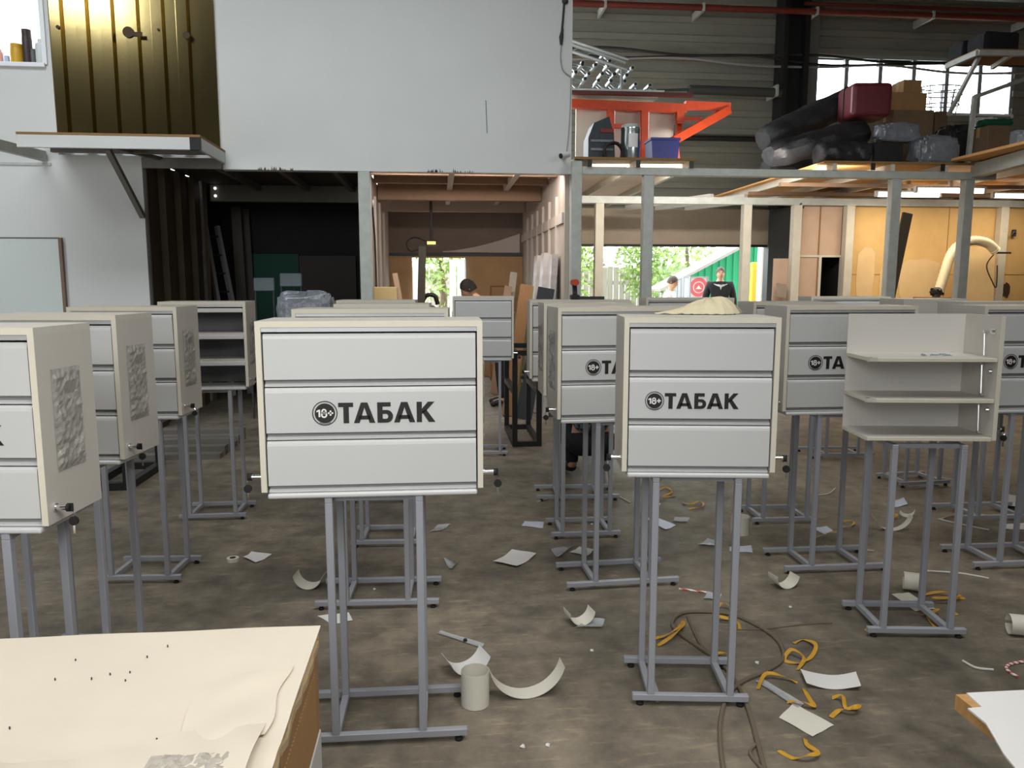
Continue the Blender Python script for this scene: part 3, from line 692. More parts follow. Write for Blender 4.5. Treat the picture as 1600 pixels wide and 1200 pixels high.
paper([(1140, 855), (1174, 853), (1176, 864), (1140, 862)], 'white slip beside the leg of the rag cabinet', MATS['bluish_paper'])
paper([(1268, 826), (1292, 823), (1302, 830), (1290, 836)], 'bluish slip behind the wide 18+ stand', MATS['bluish_paper'])
paper([(1386, 784), (1412, 780), (1418, 790), (1388, 795)], 'bluish sheet far behind the unfinished cabinet', MATS['bluish_paper'], curl=.01)
paper([(1250, 1053), (1337, 1058), (1345, 1080), (1260, 1076)], 'broad white sheet lying between the two nearer right stands', curl=.02)
paper([(1217, 1122), (1240, 1100), (1303, 1134), (1270, 1152)], 'bulging ivory sheet with a crease above the yellow straps', CURL, curl=-.0)
paper([(1393, 929), (1420, 927), (1462, 952), (1430, 956)], 'ivory sheet beside the roll at the unfinished cabinet stand', CURL, curl=.0)
paper([(1565, 820), (1600, 818), (1600, 828), (1566, 827)], 'white slip by the frame edge at a far stand')
paper([(1560, 792), (1572, 776), (1590, 780), (1586, 796)], 'white folded scrap by the frame edge', curl=.02)
arc(485, 916, .075, .10, PI * 1.02, PI * 1.95, R(-8), 'curled ivory strip leaning by the second stand, near the card table', standing=False)
arc(822, 1084, .15, .08, PI * 1.10, PI * 1.92, R(6), 'long crescent ivory strip lying alone on the open floor', standing=False)
arc(905, 972, .062, .09, PI * 1.0, PI * 1.98, R(12), 'ivory curl against the 18+ cabinet stand bar', standing=False)
arc(1224, 916, .066, .085, PI * .98, PI * 1.97, R(10), 'ivory curl against the wide 18+ stand bar', standing=False)
arc(1392, 828, .125, .055, PI * 1.08, PI * 1.93, R(-8), 'long thin ivory curl lying far right of the aisle', standing=False)
arc(1416, 806, .05, .09, PI * 1.2, PI * 1.95, R(-35), 'short ivory curl beside the bluish sheet', standing=False)
arc(1424, 922, .045, .08, PI * .1, PI * 2.02, R(62), 'ivory roll at the unfinished cabinet stand', standing=False, name='rolled_strip')
arc(1166, 838, .058, .115, PI * .2, PI * 1.9, R(200), 'open upright ivory ring behind the rag cabinet', name='rolled_strip')
arc(731, 1090, .054, .135, -PI * .05, PI * 1.95, R(30), 'upright ivory tube standing beside the big cabinet stand', name='rolled_strip')
arc(728, 1046, .09, .12, PI * 1.1, PI * 1.9, R(20), 'curved white sheet lying behind the upright ivory tube', PAPER, standing=False)
arc(1594, 992, .045, .10, 0, PI * 1.9, R(70), 'ivory roll cut by the frame edge', standing=False, name='rolled_strip')
SCR = 'clear plastic scraps on the floor'
paper([(670, 833), (684, 822), (704, 820), (690, 830)], 'clear plastic strip in the aisle behind the big lettered cabinet', CLEAR, .006, 'plastic_scrap', SCR, 'plastic scrap')
paper([(693, 876), (706, 894), (718, 880), (708, 884)], 'clear plastic v-shaped scrap in the aisle', CLEAR, .02, 'plastic_scrap', SCR, 'plastic scrap')
paper([(900, 983), (915, 968), (945, 971), (940, 983)], 'clear film scrap touching the ivory curl', CLEAR, .01, 'plastic_scrap', SCR, 'plastic scrap')
paper([(861, 862), (873, 874), (898, 854), (880, 858)], 'crumpled film scrap beyond the 18+ stand', CLEAR, .015, 'plastic_scrap', SCR, 'plastic scrap')
paper([(1050, 817), (1054, 811), (1078, 812), (1070, 818)], 'clear scrap beside the bluish sheet behind the rag cabinet', CLEAR, .012, 'plastic_scrap', SCR, 'plastic scrap')
paper([(1090, 853), (1105, 844), (1120, 848), (1112, 855)], 'clear film scrap between the rag cabinet legs', CLEAR, .01, 'plastic_scrap', SCR, 'plastic scrap')
paper([(1098, 938), (1105, 928), (1128, 932), (1122, 940)], 'clear film scrap by the striped cord', CLEAR, .01, 'plastic_scrap', SCR, 'plastic scrap')
paper([(683, 991), (688, 987), (757, 1008), (752, 1014)], 'clear strip with a black stud before the big cabinet stand', CLEAR, .004, 'plastic_scrap', SCR, 'plastic scrap')
paper([(1005, 1048), (1014, 1040), (1034, 1096), (1025, 1100)], 'clear strip lying inside the rag cabinet stand', CLEAR, .003, 'plastic_scrap', SCR, 'plastic scrap')
paper([(1180, 1066), (1190, 1062), (1256, 1102), (1246, 1108)], 'clear plastic band crossing the yellow straps', CLEAR, .004, 'plastic_scrap', SCR, 'plastic scrap')
p = fl(727, 1003); solo('black_stud', MB().lathe([(.009, 0), (.009, .012), (.004, .016)], p), RUBBER, 'black round stud on the clear strip', 'stud', smooth=True)
p = fl(364, 877); o = thing('tape_roll', 'small white tape ring on the floor before the shaded left row', 'tape roll', p)
m = MB(); m.lathe([(.018, 0.001), (.034, 0.001), (.034, .022), (.018, .022)], n=24); m.build('tape_ring', CURL, o, True); MB().cyl((0, 0, .0), (0, 0, .0232), .0175, 16).build('core', INK, o)
# thin rods and strips on the floor
THIN = mat('thin_strip', srgb(214, 212, 204), .6)
def line(pts, r, m_, name, label, cat, group=None, z=None, smooth=True):
    P = [fl(*a) for a in pts]; P = catmull([Vector((p.x, p.y, (r if z is None else z[min(i, len(z) - 1)]))) for i, p in enumerate(P)])
    return solo(name, MB().tube(P, r, 7), m_, label, cat, group, smooth)
def catmull(P, k=6):
    if len(P) < 3: return P
    out = []
    for i in range(len(P) - 1):
        a, b, c, d = P[max(i - 1, 0)], P[i], P[i + 1], P[min(i + 2, len(P) - 1)]
        for j in range(k):
            t = j / k; out.append(.5 * ((2 * b) + (c - a) * t + (2 * a - 5 * b + 4 * c - d) * t * t + (3 * b - a - 3 * c + d) * t ** 3))
    return out + [P[-1]]
TG = 'thin pale strips on the floor'
for pts, lb in (([(1443, 893), (1500, 897), (1545, 905)], 'thin pale strip behind the unfinished stand'), ([(1504, 1034), (1525, 1045), (1552, 1048)], 'short pale strip at the foot of the unfinished stand'),
                ([(840, 785), (856, 780), (864, 776)], 'white splinter beside a distant aisle stand'), ([(955, 772), (970, 778), (985, 786)], 'pale splinter behind the rag cabinet'), ([(1288, 854), (1325, 858), (1365, 862)], 'thin pale strip between the two 18+ stands'),
                ([(1275, 775), (1295, 772), (1305, 764)], 'thin pale strip far behind the wide 18+ stand'), ([(1020, 806), (1026, 796), (1031, 788)], 'pale splinter beside the far bluish sheet'), ([(1466, 812), (1500, 820), (1545, 829)], 'pale lath near the far right stand'), ([(1455, 745), (1470, 748), (1490, 750)], 'pale lath at the far right stands')):
    line(pts, .005, THIN, 'thin_strip', lb, 'strip', TG)
m_ = bpy.data.materials.new('red_white_stripe'); m_.use_nodes = True; nt = m_.node_tree; wv = nt.nodes.new('ShaderNodeTexWave'); wv.inputs['Scale'].default_value = 18; wv.bands_direction = 'DIAGONAL'
rp = nt.nodes.new('ShaderNodeValToRGB'); rp.color_ramp.interpolation = 'CONSTANT'; rp.color_ramp.elements[0].color = (.85, .83, .8, 1); rp.color_ramp.elements[1].position = .55; rp.color_ramp.elements[1].color = (.6, .12, .08, 1)
tcn = nt.nodes.new('ShaderNodeTexCoord'); nt.links.new(tcn.outputs['Object'], wv.inputs[0]); nt.links.new(wv.outputs[1], rp.inputs[0]); nt.links.new(rp.outputs[0], nt.nodes['Principled BSDF'].inputs[0])
line([(1061, 921), (1082, 924), (1104, 927)], .005, m_, 'striped_cord', 'red and white twisted cord beside the rag cabinet leg', 'cord', 'red and white cords')
line([(1590, 1060), (1573, 1048), (1578, 1040), (1602, 1035)], .006, m_, 'striped_cord', 'red and white twisted cord cut by the frame edge', 'cord', 'red and white cords')
# cables
CAB = mat('grey_brown_cable', srgb(112, 100, 84), .6)
line([(1197, 1215), (1184, 1165), (1168, 1108), (1146, 1062), (1118, 1032), (1090, 1012), (1062, 992), (1050, 976), (1064, 961), (1095, 958), (1140, 962), (1180, 978), (1214, 1002), (1224, 1030), (1200, 1050), (1160, 1068), (1136, 1092), (1126, 1130), (1126, 1170), (1132, 1215)], .0085, CAB, 'floor_cable', 'grey brown cable looping around the rag cabinet stand', 'cable')
line([(1074, 965), (1085, 990), (1100, 1016), (1125, 1035), (1145, 1062)], .006, CAB, 'floor_cable', 'thin cable end inside the cable loop', 'cable')
line([(1150, 985), (1200, 983), (1260, 976), (1300, 974)], .003, CAB, 'floor_cable', 'thin wire running toward the unfinished stand', 'cable')
line([(1180, 1166), (1172, 1180), (1192, 1205)], .006, CAB, 'floor_cable', 'short cable bit at the lower frame edge', 'cable')
# yellow straps: flat ribbons
def ribbon(pts, w, label, m_=STRAP):
    P = [fl(*a) for a in pts]; q = random.Random(len(label) * 7 + int(pts[0][0])); P = [Vector((p.x, p.y, .004 + q.uniform(0, .028))) for p in P]; P[0].z = P[-1].z = .004; P = catmull(P)
    m = MB(); L = len(P) - 1
    def fn(u, v):
        i = min(int(round(u * L)), L); a, b = P[max(i - 1, 0)], P[min(i + 1, L)]; d = (b - a); n = Vector((-d.y, d.x, 0)); n = n.normalized() if n.length > 1e-6 else Vector((1, 0, 0))
        tw = .5 * math.sin(i * .5 + len(pts)); k = P[i] + (n * math.cos(tw) + Vector((0, 0, math.sin(tw)))) * ((v - .5) * w); k.z = max(k.z, .002); return k
    return solo('packing_strap', m.sheet(fn, L, 1, .0008), m_, label, 'strap', 'yellow packing straps on the floor')
for pts, lb in (([(1016, 1000), (1040, 997), (1062, 988), (1068, 974), (1066, 985), (1050, 1003), (1028, 1010)], 'yellow strap loop inside the grey cable loop'),
                ([(1115, 962), (1128, 950), (1146, 958), (1140, 974), (1120, 970), (1150, 972), (1156, 984)], 'knotted yellow strap behind the rag cabinet front leg'),
                ([(1112, 1028), (1122, 1024), (1138, 1030), (1134, 1040), (1116, 1036)], 'short yellow strap knot at the cable crossing'),
                ([(1240, 1006), (1256, 1001), (1274, 1014), (1268, 1028), (1250, 1038), (1226, 1034), (1236, 1024), (1256, 1034), (1246, 1048)], 'bent yellow strap above the broad white sheet'),
                ([(1184, 1078), (1196, 1062), (1222, 1062), (1246, 1068)], 'yellow strap next to the cable, before the broad white sheet'),
                ([(1256, 1078), (1266, 1096), (1272, 1108), (1252, 1104), (1230, 1098)], 'yellow strap reaching under the bulging ivory sheet'),
                ([(1300, 1092), (1316, 1096), (1322, 1108), (1342, 1112), (1332, 1118), (1312, 1114), (1298, 1122)], 'crumpled yellow strap beside the bulging ivory sheet'),
                ([(1216, 1174), (1238, 1186), (1262, 1190), (1278, 1184), (1262, 1168), (1258, 1156)], 'yellow strap lying below the bulging ivory sheet'),
                ([(1440, 931), (1470, 930), (1500, 938), (1480, 944), (1458, 940), (1508, 936)], 'yellow strap beside the ivory roll'),
                ([(1440, 962), (1466, 960), (1450, 966), (1460, 980)], 'short yellow strap within the unfinished stand'),
                ([(1352, 984), (1358, 988)], 'tiny yellow strap end within the unfinished stand'),
                ([(1312, 818), (1322, 815), (1334, 818), (1330, 826), (1314, 824)], 'yellow strap loop behind the wide 18+ stand'),
                ([(1384, 808), (1398, 806), (1400, 812), (1386, 814)], 'yellow strap within the long thin curl'),
                ([(1272, 842), (1296, 838), (1316, 832)], 'straight yellow strap before the wide 18+ stand'),
                ([(1028, 768), (1040, 762), (1050, 772), (1036, 778), (1056, 776)], 'yellow strap tangle far behind the rag cabinet'),
                ([(1066, 786), (1080, 792), (1094, 786), (1098, 794), (1076, 796)], 'yellow strap curl far behind the rag cabinet legs'),
                ([(1468, 812), (1500, 806), (1540, 805)], 'yellow strap at the far right stands'), ([(1490, 958), (1496, 962)], 'yellow strap bit beside the unfinished stand')):
    ribbon(pts, .016, lb)
# small crumbs
def crumb(px, py, m_, lb): p = fl(px, py); solo('floor_crumb', MB().blob((p.x, p.y, .005), .008, .007, .006, 8, 6, .3, px), m_, lb, 'scrap', 'white crumbs on the floor')
for i, (a, b, c) in enumerate(((585, 922, 'before the second stand of the middle line'), (925, 1018, 'beside the ivory curl'), (817, 1168, 'near the lower frame edge, larger'), (856, 1166, 'near the lower frame edge, smaller'), (1183, 1037, 'beside the cable loop'), (1235, 950, 'between the two 18+ stands'), (925, 820, 'by the far aisle stand'))): crumb(a, b, PAPER, 'tiny white crumb on the floor ' + c)
# rag on the narrow lettered cabinet, tools on the wide one, screws on the shelf
RAG = mat('cream_rag', srgb(214, 204, 172), .9, var=.12, vscale=14, bump=.35, bscale=35)
pr = at(1112, 484, 2.93)
c0 = Vector((1.06, 2.93, ZT))
def rag(u, v):
    a = u * 2 * PI; r = v; fx = .118 * (1 + .10 * math.sin(3 * a + 1) + .06 * math.sin(7 * a)); fy = .075 * (1 + .1 * math.sin(4 * a))
    tail = .11 * max(0, math.cos(a - PI)) ** 12 * r ** 3
    x = math.cos(a) * fx * r - tail; y = math.sin(a) * fy * r
    h = .060 * (1 - r ** 2.4) * (1 + .35 * (x / .12)) + .006 * math.sin(13 * a + 5 * r) * r * (1 - r) * 3 + .004 * math.sin(23 * a) * r
    return (c0.x + x, c0.y + y, c0.z + .002 + max(h, 0.0))
m = MB().sheet(rag, 64, 14, .0015); bmesh.ops.remove_doubles(m.b, verts=m.b.verts, dist=.0002)
solo('cleaning_rag', m, RAG, 'crumpled cream rag lying on top of the narrow lettered cabinet', 'rag', smooth=True)
pw = at(915, 466, 5.72)
for nm, lb, x, y, w_, d_, h_, mm in (('cordless_drill', 'black tool standing on the wide cabinet near the saw room', 898, 0, .10, .08, .11, BLACKS),):
    t = thing(nm, lb, 'tool', (at(x, 466, 5.7).x, 5.7, ZT))
    MB().box(-.03, .03, -.05, .05, 0, .035, .006).build('battery', BLACKS, t); MB().beam((0, -.01, .034), (.0, .02, .12), .03, .035).build('grip', BLACKS, t)
    MB().cyl((0, -.05, .125), (0, .08, .125), .024, 12).build('motor_body', ORANGE, t)
solo('pry_bar', MB().beam((at(905, 466, 5.66).x, 5.66, ZT + .012), (at(943, 466, 5.66).x, 5.63, ZT + .012), .03, .022), BLACKS, 'flat black bar lying on the wide cabinet near the saw room', 'tool')
ps = Vector((1.93, 3.55, ZB + .182)); q = random.Random(4)
pc = r3.location
def r3w(x, y): a = r3.rotation_euler.z; return Vector((pc.x + x * math.cos(a) - y * math.sin(a), pc.y + x * math.sin(a) + y * math.cos(a), 0))
SCW = mat('zinc_screw', srgb(176, 196, 214), .25, metal=.8)
for i in range(14):
    p = r3w(.02 + q.uniform(-.055, .10), .13 + q.uniform(-.03, .03)); a = q.uniform(0, PI); d = Vector((math.cos(a), math.sin(a), 0)) * .016; z = Vector((0, 0, ZB + .345 + .0205))
    solo('screw', MB().tube([p + z - d, p + z + d * .8, p + z + d], [.0016, .0022, .004], 6), SCW, 'small zinc screw in the loose heap on the unfinished cabinet shelf', 'screw', 'screws on the bare shelf')
# ---------------------------------------------------------------- white shelf by the sheet panel
t = thing('wall_shelf', 'white edged shelf on a brace under the brassy corrugated sheet', 'shelf', (-3.08, YP, 2.86))
def o3(p): return (p[0] + 3.08, p[1] - YP, p[2] - 2.86)
SHX0, SHX1, SHY = -3.90, -2.235, 7.82
m = MB(); m.box(SHX0 + 3.08, SHX1 + 3.08, SHY - YP, -.0, .118, .14); m.build('shelf_board', DEDGE, t)
MB().box(SHX0 + 3.08, SHX1 + 3.08 - .10, SHY - YP, SHY - YP + .03, .0, .117, .003).build('front_channel', WHITEP, t)
MB().box(SHX1 + 3.08 - .10, SHX1 + 3.08, SHY - YP + .004, SHY - YP + .03, .0, .117).build('end_cap', BLACKS, t)
MB().box(SHX1 + 3.08 - .03, SHX1 + 3.08, SHY - YP + .03, -.02, .0, .117, .003).build('end_channel', WHITEP, t)
MB().box(SHX0 + 3.2, SHX1 + 3.05, -.5, -.44, .02, .117).build('under_rail', JOIST, t)
MB().box(SHX0 + 3.9, SHX1 + 3.05, -.06, -.004, -.06, .04).build('wall_rail', JOIST, t)
MB().beam(o3((-3.12, SHY + .08, 2.87)), o3((-3.115, YP - .02, 2.30)), .05, .05).build('brace', JOIST, t)
MB().beam(o3((-3.12, SHY + .08, 2.90)), o3((-2.9, YP - .02, 2.90)), .05, .04).build('brace', JOIST, t)
MB().box(SHX0 + 3.14, SHX1 + 3.05, SHY - YP + .03, -.07, .10, .117).build('underside_board', PLYD, t)
t = thing('side_bracket', 'grey steel arm reaching out of the white office wall at the frame edge', 'bracket', (-4.05, YP, 2.86))
MB().beam((-.02, -.02, .05), (-.35, -2.2, .05), .06, .10).build('arm', GALV, t); MB().box(-.6, .04, -.012, .0, -.04, -.015).build('wall_strip', GALV, t)
# board leaning on the white wall
t = thing('wall_board', 'pale framed board fixed to the white wall near the frame edge', 'board', (-4.4, YP - .02, 0))
a = at(93, 373, YP - .03); MB().box(-1.4, a.x + 4.4, -.012, .018, .0, a.z).build('panel', mat('greenish_white_board', srgb(200, 208, 206), .5), t)
MB().box(a.x + 4.4 - .012, a.x + 4.4 + .02, -.022, .018, 0, a.z + .01).build('edge_strip', mat('brown_strip', srgb(120, 96, 80), .6), t); MB().box(-1.4, a.x + 4.4, -.016, .018, a.z, a.z + .012).build('edge_strip', DARKM, t)
# things on the office window sill
for i, (x0, x1, y0, cn, c, lb) in enumerate(((-3, 4, 78, 'pink_plastic', (226, 168, 160), 'pink bottle on the office window sill'), (7, 15, 88, 'pale_blue_plastic', (180, 200, 240), 'small pale blue pot on the office window sill'), (18, 36, 70, 'amber_plastic', (206, 160, 40), 'yellow canister on the office window sill'),
        (37, 48, 47, 'brown_black_plastic', (62, 50, 52), 'tall dark bottle on the office window sill'), (48, 56, 77, 'slate_plastic', (92, 96, 96), 'low dark grey tin on the office window sill'), (57, 70, 62, 'pale_grey_plastic', (206, 212, 210), 'pale grey bottle on the office window sill'))):
    Y = YP + .09; a, b = at(x0, 95, Y), at(x1, y0, Y); r = (b.x - a.x) / 2; h = b.z - Z0 - .015
    t = thing('bottle', lb, 'bottle', ((a.x + b.x) / 2, Y, Z0 + .0155), group='bottles on the office sill')
    MB().lathe([(r, 0), (r, h * .72), (r * .92, h * .8)] + ([(r * .5, h * .88)] if i in (0, 5) else [(r * .9, h * .84)]), n=20).build('body', mat(cn, srgb(*c), .4), t, True)
    MB().lathe([(r * (.45 if i in (0, 5) else .93), h * .8 if i not in (0, 5) else h * .86), (r * (.45 if i in (0, 5) else .93), h)], n=20).build('cap', mat(cn, srgb(*c), .4), t, True)
# wires and camera on the white panel
WIRE = mat('black_wire', srgb(46, 44, 44), .6); WIREG = mat('grey_wire', srgb(150, 150, 150), .6)
t = thing('hanging_cable', 'black plugged cable hanging down the white panel edge', 'cable', (1.38, YP, 3.8))
def wp(px, py, Y=YP - .012): p = at(px, py, Y); return (p.x - 1.38, p.y - YP, p.z - 3.8)
MB().tube(catmull([Vector(wp(*a)) for a in ((882, -4), (880, 25), (878, 48))]), .012, 8).build('thick_cable', WIRE, t, True)
MB().tube([wp(879, 45), wp(877, 58), wp(877, 70)], [.012, .024, .014], 8).build('plug', WIRE, t, True)
MB().tube(catmull([Vector(wp(*a)) for a in ((877, 70), (876, 92), (880, 110), (892, 120))]), .006, 6).build('thin_wire', WIREG, t, True)
MB().tube(catmull([Vector(wp(*a)) for a in ((892, 122), (891, 170), (888, 215), (884, 246))]), .005, 6).build('thin_wire', WIREG, t, True)
MB().blob(wp(883, 2), .035, .02, .03).build('socket', WIRE, t, True)
t = thing('security_camera', 'small white camera on the lower corner of the white panel', 'camera', tuple(at(880, 246, YP)))
MB().cyl((.0, -.0, 0), (.0, -.06, .0), .02, 12).build('mount', WHITEP, t, True); MB().cyl((.04, -.10, .02), (-.05, -.16, -.01), .032, 16).build('housing', WHITEP, t, True); MB().cyl((-.05, -.16, -.01), (-.056, -.164, -.012), .028, 16).build('lens', INK, t, True)
solo('wall_scratch', MB().tube([at(759, 157, YP - .001), at(760, 185, YP - .001), at(761, 208, YP - .001)], .006, 5), mat('scratch', srgb(140, 144, 146), .8), 'thin vertical scratch running down the white panel', 'scratch')
# ---------------------------------------------------------------- dark storeroom
ta, tb = at(328, 352, 11.6), at(371, 460, 11.3)
t = thing('ladder', 'aluminium ladder leaning beside the grey post in the dark store', 'ladder', (tb.x, 11.3, 0))
la = Vector((ta.x - tb.x, .35, ta.z))
for s in (-1, 1): MB().beam((s * .09, s * .12, 0), (la.x + s * .05, la.y + s * .12, la.z), .05, .07).build('rail', ALU, t)
for k in range(9):
    u = (k + .6) / 9.2; c = la * u; w_ = .09 - .04 * u; MB().cyl((c.x - w_, c.y - .12, c.z), (c.x + w_, c.y + .12, c.z), .014, 8).build('rung', DARKM, t)
p = at(316, 300, 11.05); solo('grey_pole', MB().box(p.x - .07, p.x + .07, 10.7, 10.82, 0, 2.92), GALV, 'broad grey pole standing at the store beam end beside the ladder', 'pole')
for i, (x0, x1, y0, Y) in enumerate(((362, 371, 322, 12.5), (376, 384, 325, 12.8))):
    a, b = at(x0, 460, Y), at(x1, y0, Y); solo('leaning_plank', MB().beam(((a.x + b.x) / 2 + .1, Y, .003), ((a.x + b.x) / 2, Y + .2, b.z), b.x - a.x, .03, (0, 1, 0)), JOIST, ('grey upright plank behind the ladder in the dark store', 'grey upright plank beside the green board in the dark store')[i], 'plank', 'planks leaning in the dark store')
a, b = at(392, 460, 13.1), at(466, 397, 13.1)
solo('green_board', MB().box(a.x, b.x, 13.1, 13.14, 0, b.z), mat('deep_green_board', srgb(44, 112, 96), .6), 'dark green board standing on the store back wall', 'board')
a, b = at(470, 460, 13.1), at(556, 400, 13.1)
solo('grey_board', MB().box(a.x, b.x, 13.05, 13.09, 0, b.z), mat('slate_board', srgb(104, 98, 94), .7), 'slate grey board beside the green one in the dark store', 'board')
BIN = mat('blue_grey_bin', srgb(104, 116, 122), .5)
for i, (x0, x1, y0, y1) in enumerate(((396, 430, 434, 470), (437, 473, 427, 470))):
    a, b = at(x0, y0, 9.6), at(x1, y1, 9.6); t = thing('stacking_chair', ('dim metal-framed chair against the store depth, farther from the film bundle', 'dim metal-framed chair beside the film bundle in the store')[i], 'chair', ((a.x + b.x) / 2, 9.6, 0), group='chairs in the dark store'); w_ = b.x - a.x; zt = a.z
    MB().box(-w_ / 2, w_ / 2, -.02, .02, zt - .16, zt, .01).build('backrest', BIN, t); MB().box(-w_ / 2, w_ / 2, -.36, .0, .44, .48, .01).build('seat', BIN, t)
    for sx in (-1, 1):
        for y, z in ((-.34, .44), (.0, zt - .02)): MB().cyl((sx * (w_ / 2 - .015), y, 0), (sx * (w_ / 2 - .015), y, z), .012, 8).build('leg', DARKM, t)
def bundle(name, label, cat, c, sx, sy, sz, m_, seed, jit=.10, rz=0, box=0, group=None):
    """lumpy wrapped heap resting on z of c: superellipsoid with creases"""
    q = random.Random(seed); ph = [q.uniform(0, 6.28) for _ in range(8)]; e = .45 if not box else .22
    sg = lambda v: math.copysign(abs(v) ** e, v); M = Matrix.Rotation(rz, 3, 'Z'); m = MB()
    def fn(u, v):
        a = u * 2 * PI; t = (v - .5) * PI; k = 1 + jit * (math.sin(3 * a + ph[0] + 2 * t) * .5 + math.sin(7 * a + ph[1] - 5 * t) * .3 + math.sin(13 * a + 9 * t + ph[2]) * .25 + math.sin(17 * t + ph[3] + 3 * a) * .2)
        p = M @ Vector((sg(math.cos(a)) * sg(math.cos(t)) * sx * k, sg(math.sin(a)) * sg(math.cos(t)) * sy * k, 0)); return (c[0] + p.x, c[1] + p.y, max(c[2] + sz + sg(math.sin(t)) * sz * (k if t > 0 else 1), c[2] + .001))
    m.sheet(fn, 56, 28); bmesh.ops.remove_doubles(m.b, verts=m.b.verts, dist=.0005)
    return solo(name, m, m_, label, cat, group, True)
FILMD = mat('grey_film_wrap', srgb(132, 138, 146), .18, bump=.8, bscale=12, var=.35, vscale=8)
a = at(482, 480, 8.0); bundle('film_bundle', 'film-wrapped grey bundle standing at the mouth of the dark store', 'bundle', (at(480, 470, 7.9).x, 7.9, 0.0), .27, .2, .745, FILMD, 3, .05, 0, 1)
for i, z in enumerate((2.66, 2.56)):
    p = at(303, 287, 11.0)
    solo('pilot_lamp', MB().blob((-2.98, 10.988, (2.87, 2.77)[i]), .018, .018, .018), mat('small_lamp', (1, 1, 1), emit=(1, 1, 1), estr=2), ('upper tiny white lamp on the dark store beam', 'lower tiny white lamp on the dark store beam')[i], 'lamp', 'tiny lamps in the store')
# black steel frames and planks on the floor by the left row
def frame_rack(name, label, x0, x1, y0, y1, h, t_=.06, parent=None):
    t = thing(name, label, 'steel frame', ((x0 + x1) / 2, (y0 + y1) / 2, 0), group='black steel frames'); a, b = (x1 - x0) / 2, (y1 - y0) / 2
    for sx in (-1, 1):
        for sy in (-1, 1): MB().box(sx * a - t_ / 2, sx * a + t_ / 2, sy * b - t_ / 2, sy * b + t_ / 2, 0, h, .003).build('leg', BLACKS, t)
    for sy in (-1, 1):
        for z in (.0, h - t_): MB().box(-a + t_ / 2, a - t_ / 2, sy * b - t_ / 2, sy * b + t_ / 2, z, z + t_).build('rail', BLACKS, t)
    for sx in (-1, 1):
        for z in (.0, h - t_, h * .55): MB().box(sx * a - t_ / 2, sx * a + t_ / 2, -b + t_ / 2, b - t_ / 2, z, z + t_).build('rail', BLACKS, t)
    return t
frame_rack('steel_trestle', 'black welded frame on the floor behind the unlettered left row', -3.42, -2.80, 5.7, 6.4, .78)
frame_rack('steel_trestle', 'black welded frame under the open cabinet with dark shelves', -2.72, -2.42, 6.1, 6.8, .80)
frame_rack('steel_trestle', 'black welded frame beside the wide cabinet with tools on top', .74, .98, 7.4, 8.3, .95, .05)
for i in range(6):
    solo('floor_plank', MB().box(-4.2, -2.0, 7.1 + i * .17, 7.22 + i * .17, .0, .05 + .035 * (i % 3)), JOIST, 'grey plank lying in the row on the floor before the dark store', 'plank', 'planks on the floor before the store')
# ---------------------------------------------------------------- saw room
t = thing('heater_lamp', 'small glowing amber lamp on a pole under the saw room ceiling', 'lamp', (at(674, 380, 11.5).x, 11.5, 0))
p = at(674, 380, 11.5); MB().cyl((0, 0, p.z + .05), (0, 0, 2.86), .022, 8).build('pole', DARKM, t); MB().box(-.08, .09, -.04, .04, p.z - .035, p.z + .045, .01).build('housing', DARKM, t)
MB().box(-.06, .06, -.046, -.04, p.z - .018, p.z + .022).build('glowing_element', mat('amber_glow', (1, .5, .1), emit=(1, .42, .08), estr=4), t)
MB().tube(catmull([Vector(v) for v in ((-.08, 0, p.z + .03), (-.25, 0, p.z + .08), (-.36, 0, p.z), (-.30, 0, p.z - .12), (-.12, 0, p.z - .06))]), .012, 6).build('cord', WIRE, t, True)
MB().box(-.06, .06, -.02, .02, 2.83, 2.968).build('mount', DARKM, t)
# plastic strip door
STRIPM = mat('milky_strip', srgb(236, 240, 248), .5); STRIPM.node_tree.nodes['Principled BSDF'].inputs['Transmission Weight'].default_value = .85
FILMP = mat('pale_film_wrap', srgb(200, 194, 190), .25, bump=.6, bscale=12, var=.15, vscale=8)
for i, (x, w_) in enumerate(((OPX0 + .07, .12), (OPX1 - .06, .14), (OPX1 - .21, .10))):
    def fn(u, v, x=x, w_=w_, i=i): return (x + (u - .5) * w_ * (1 + .3 * v), YB - .06 + .015 * math.sin(u * 9 + i) , 1.99 - v * 1.9)
    solo('strip_curtain', MB().sheet(fn, 10, 8, .002), STRIPM, ('milky plastic strip at the darker jamb of the saw room opening', 'milky plastic strip at the jamb behind the worker', 'narrow milky plastic strip hanging inside the saw room opening')[i], 'curtain', 'plastic strips in the saw room opening')
solo('tilted_plank', MB().beam((at(655, 470, 10.1).x - .03, 10.35, .003), (at(660, 385, 10.45).x, 10.45, at(660, 385, 10.45).z), .10, .03, (0, 1, 0)), mat('dark_plank', srgb(70, 66, 56), .7, var=.2), 'dark plank standing upright before the bright saw room opening', 'plank')
t = thing('mitre_saw', 'greenish mitre saw beside the dark plank in the saw room', 'saw', (at(668, 470, 10.8).x, 10.8, 0))
MB().box(-.2, .25, -.2, .2, 0, .98).build('bench', PLYD, t); MB().blob((.02, 0, 1.14), .15, .13, .16, jit=.1, seed=2).build('saw_body', mat('olive_plastic', srgb(120, 116, 72), .5), t, True); MB().tube(catmull([Vector(v) for v in ((-.1, 0, 1.28), (-.02, 0, 1.42), (.10, 0, 1.42), (.14, 0, 1.3))]), .03, 8).build('handle', BLACKS, t, True); MB().cyl((.0, -.14, 1.1), (.0, -.15, 1.1), .13, 24).build('blade', ALU, t)
solo('cardboard_carton', MB().box(-.78, -.50, 9.6, 9.9, 0, 1.55, .005), mat('yellowish_card', srgb(206, 184, 134), .8, var=.08), 'pale yellow carton standing by the post of the saw room', 'box')
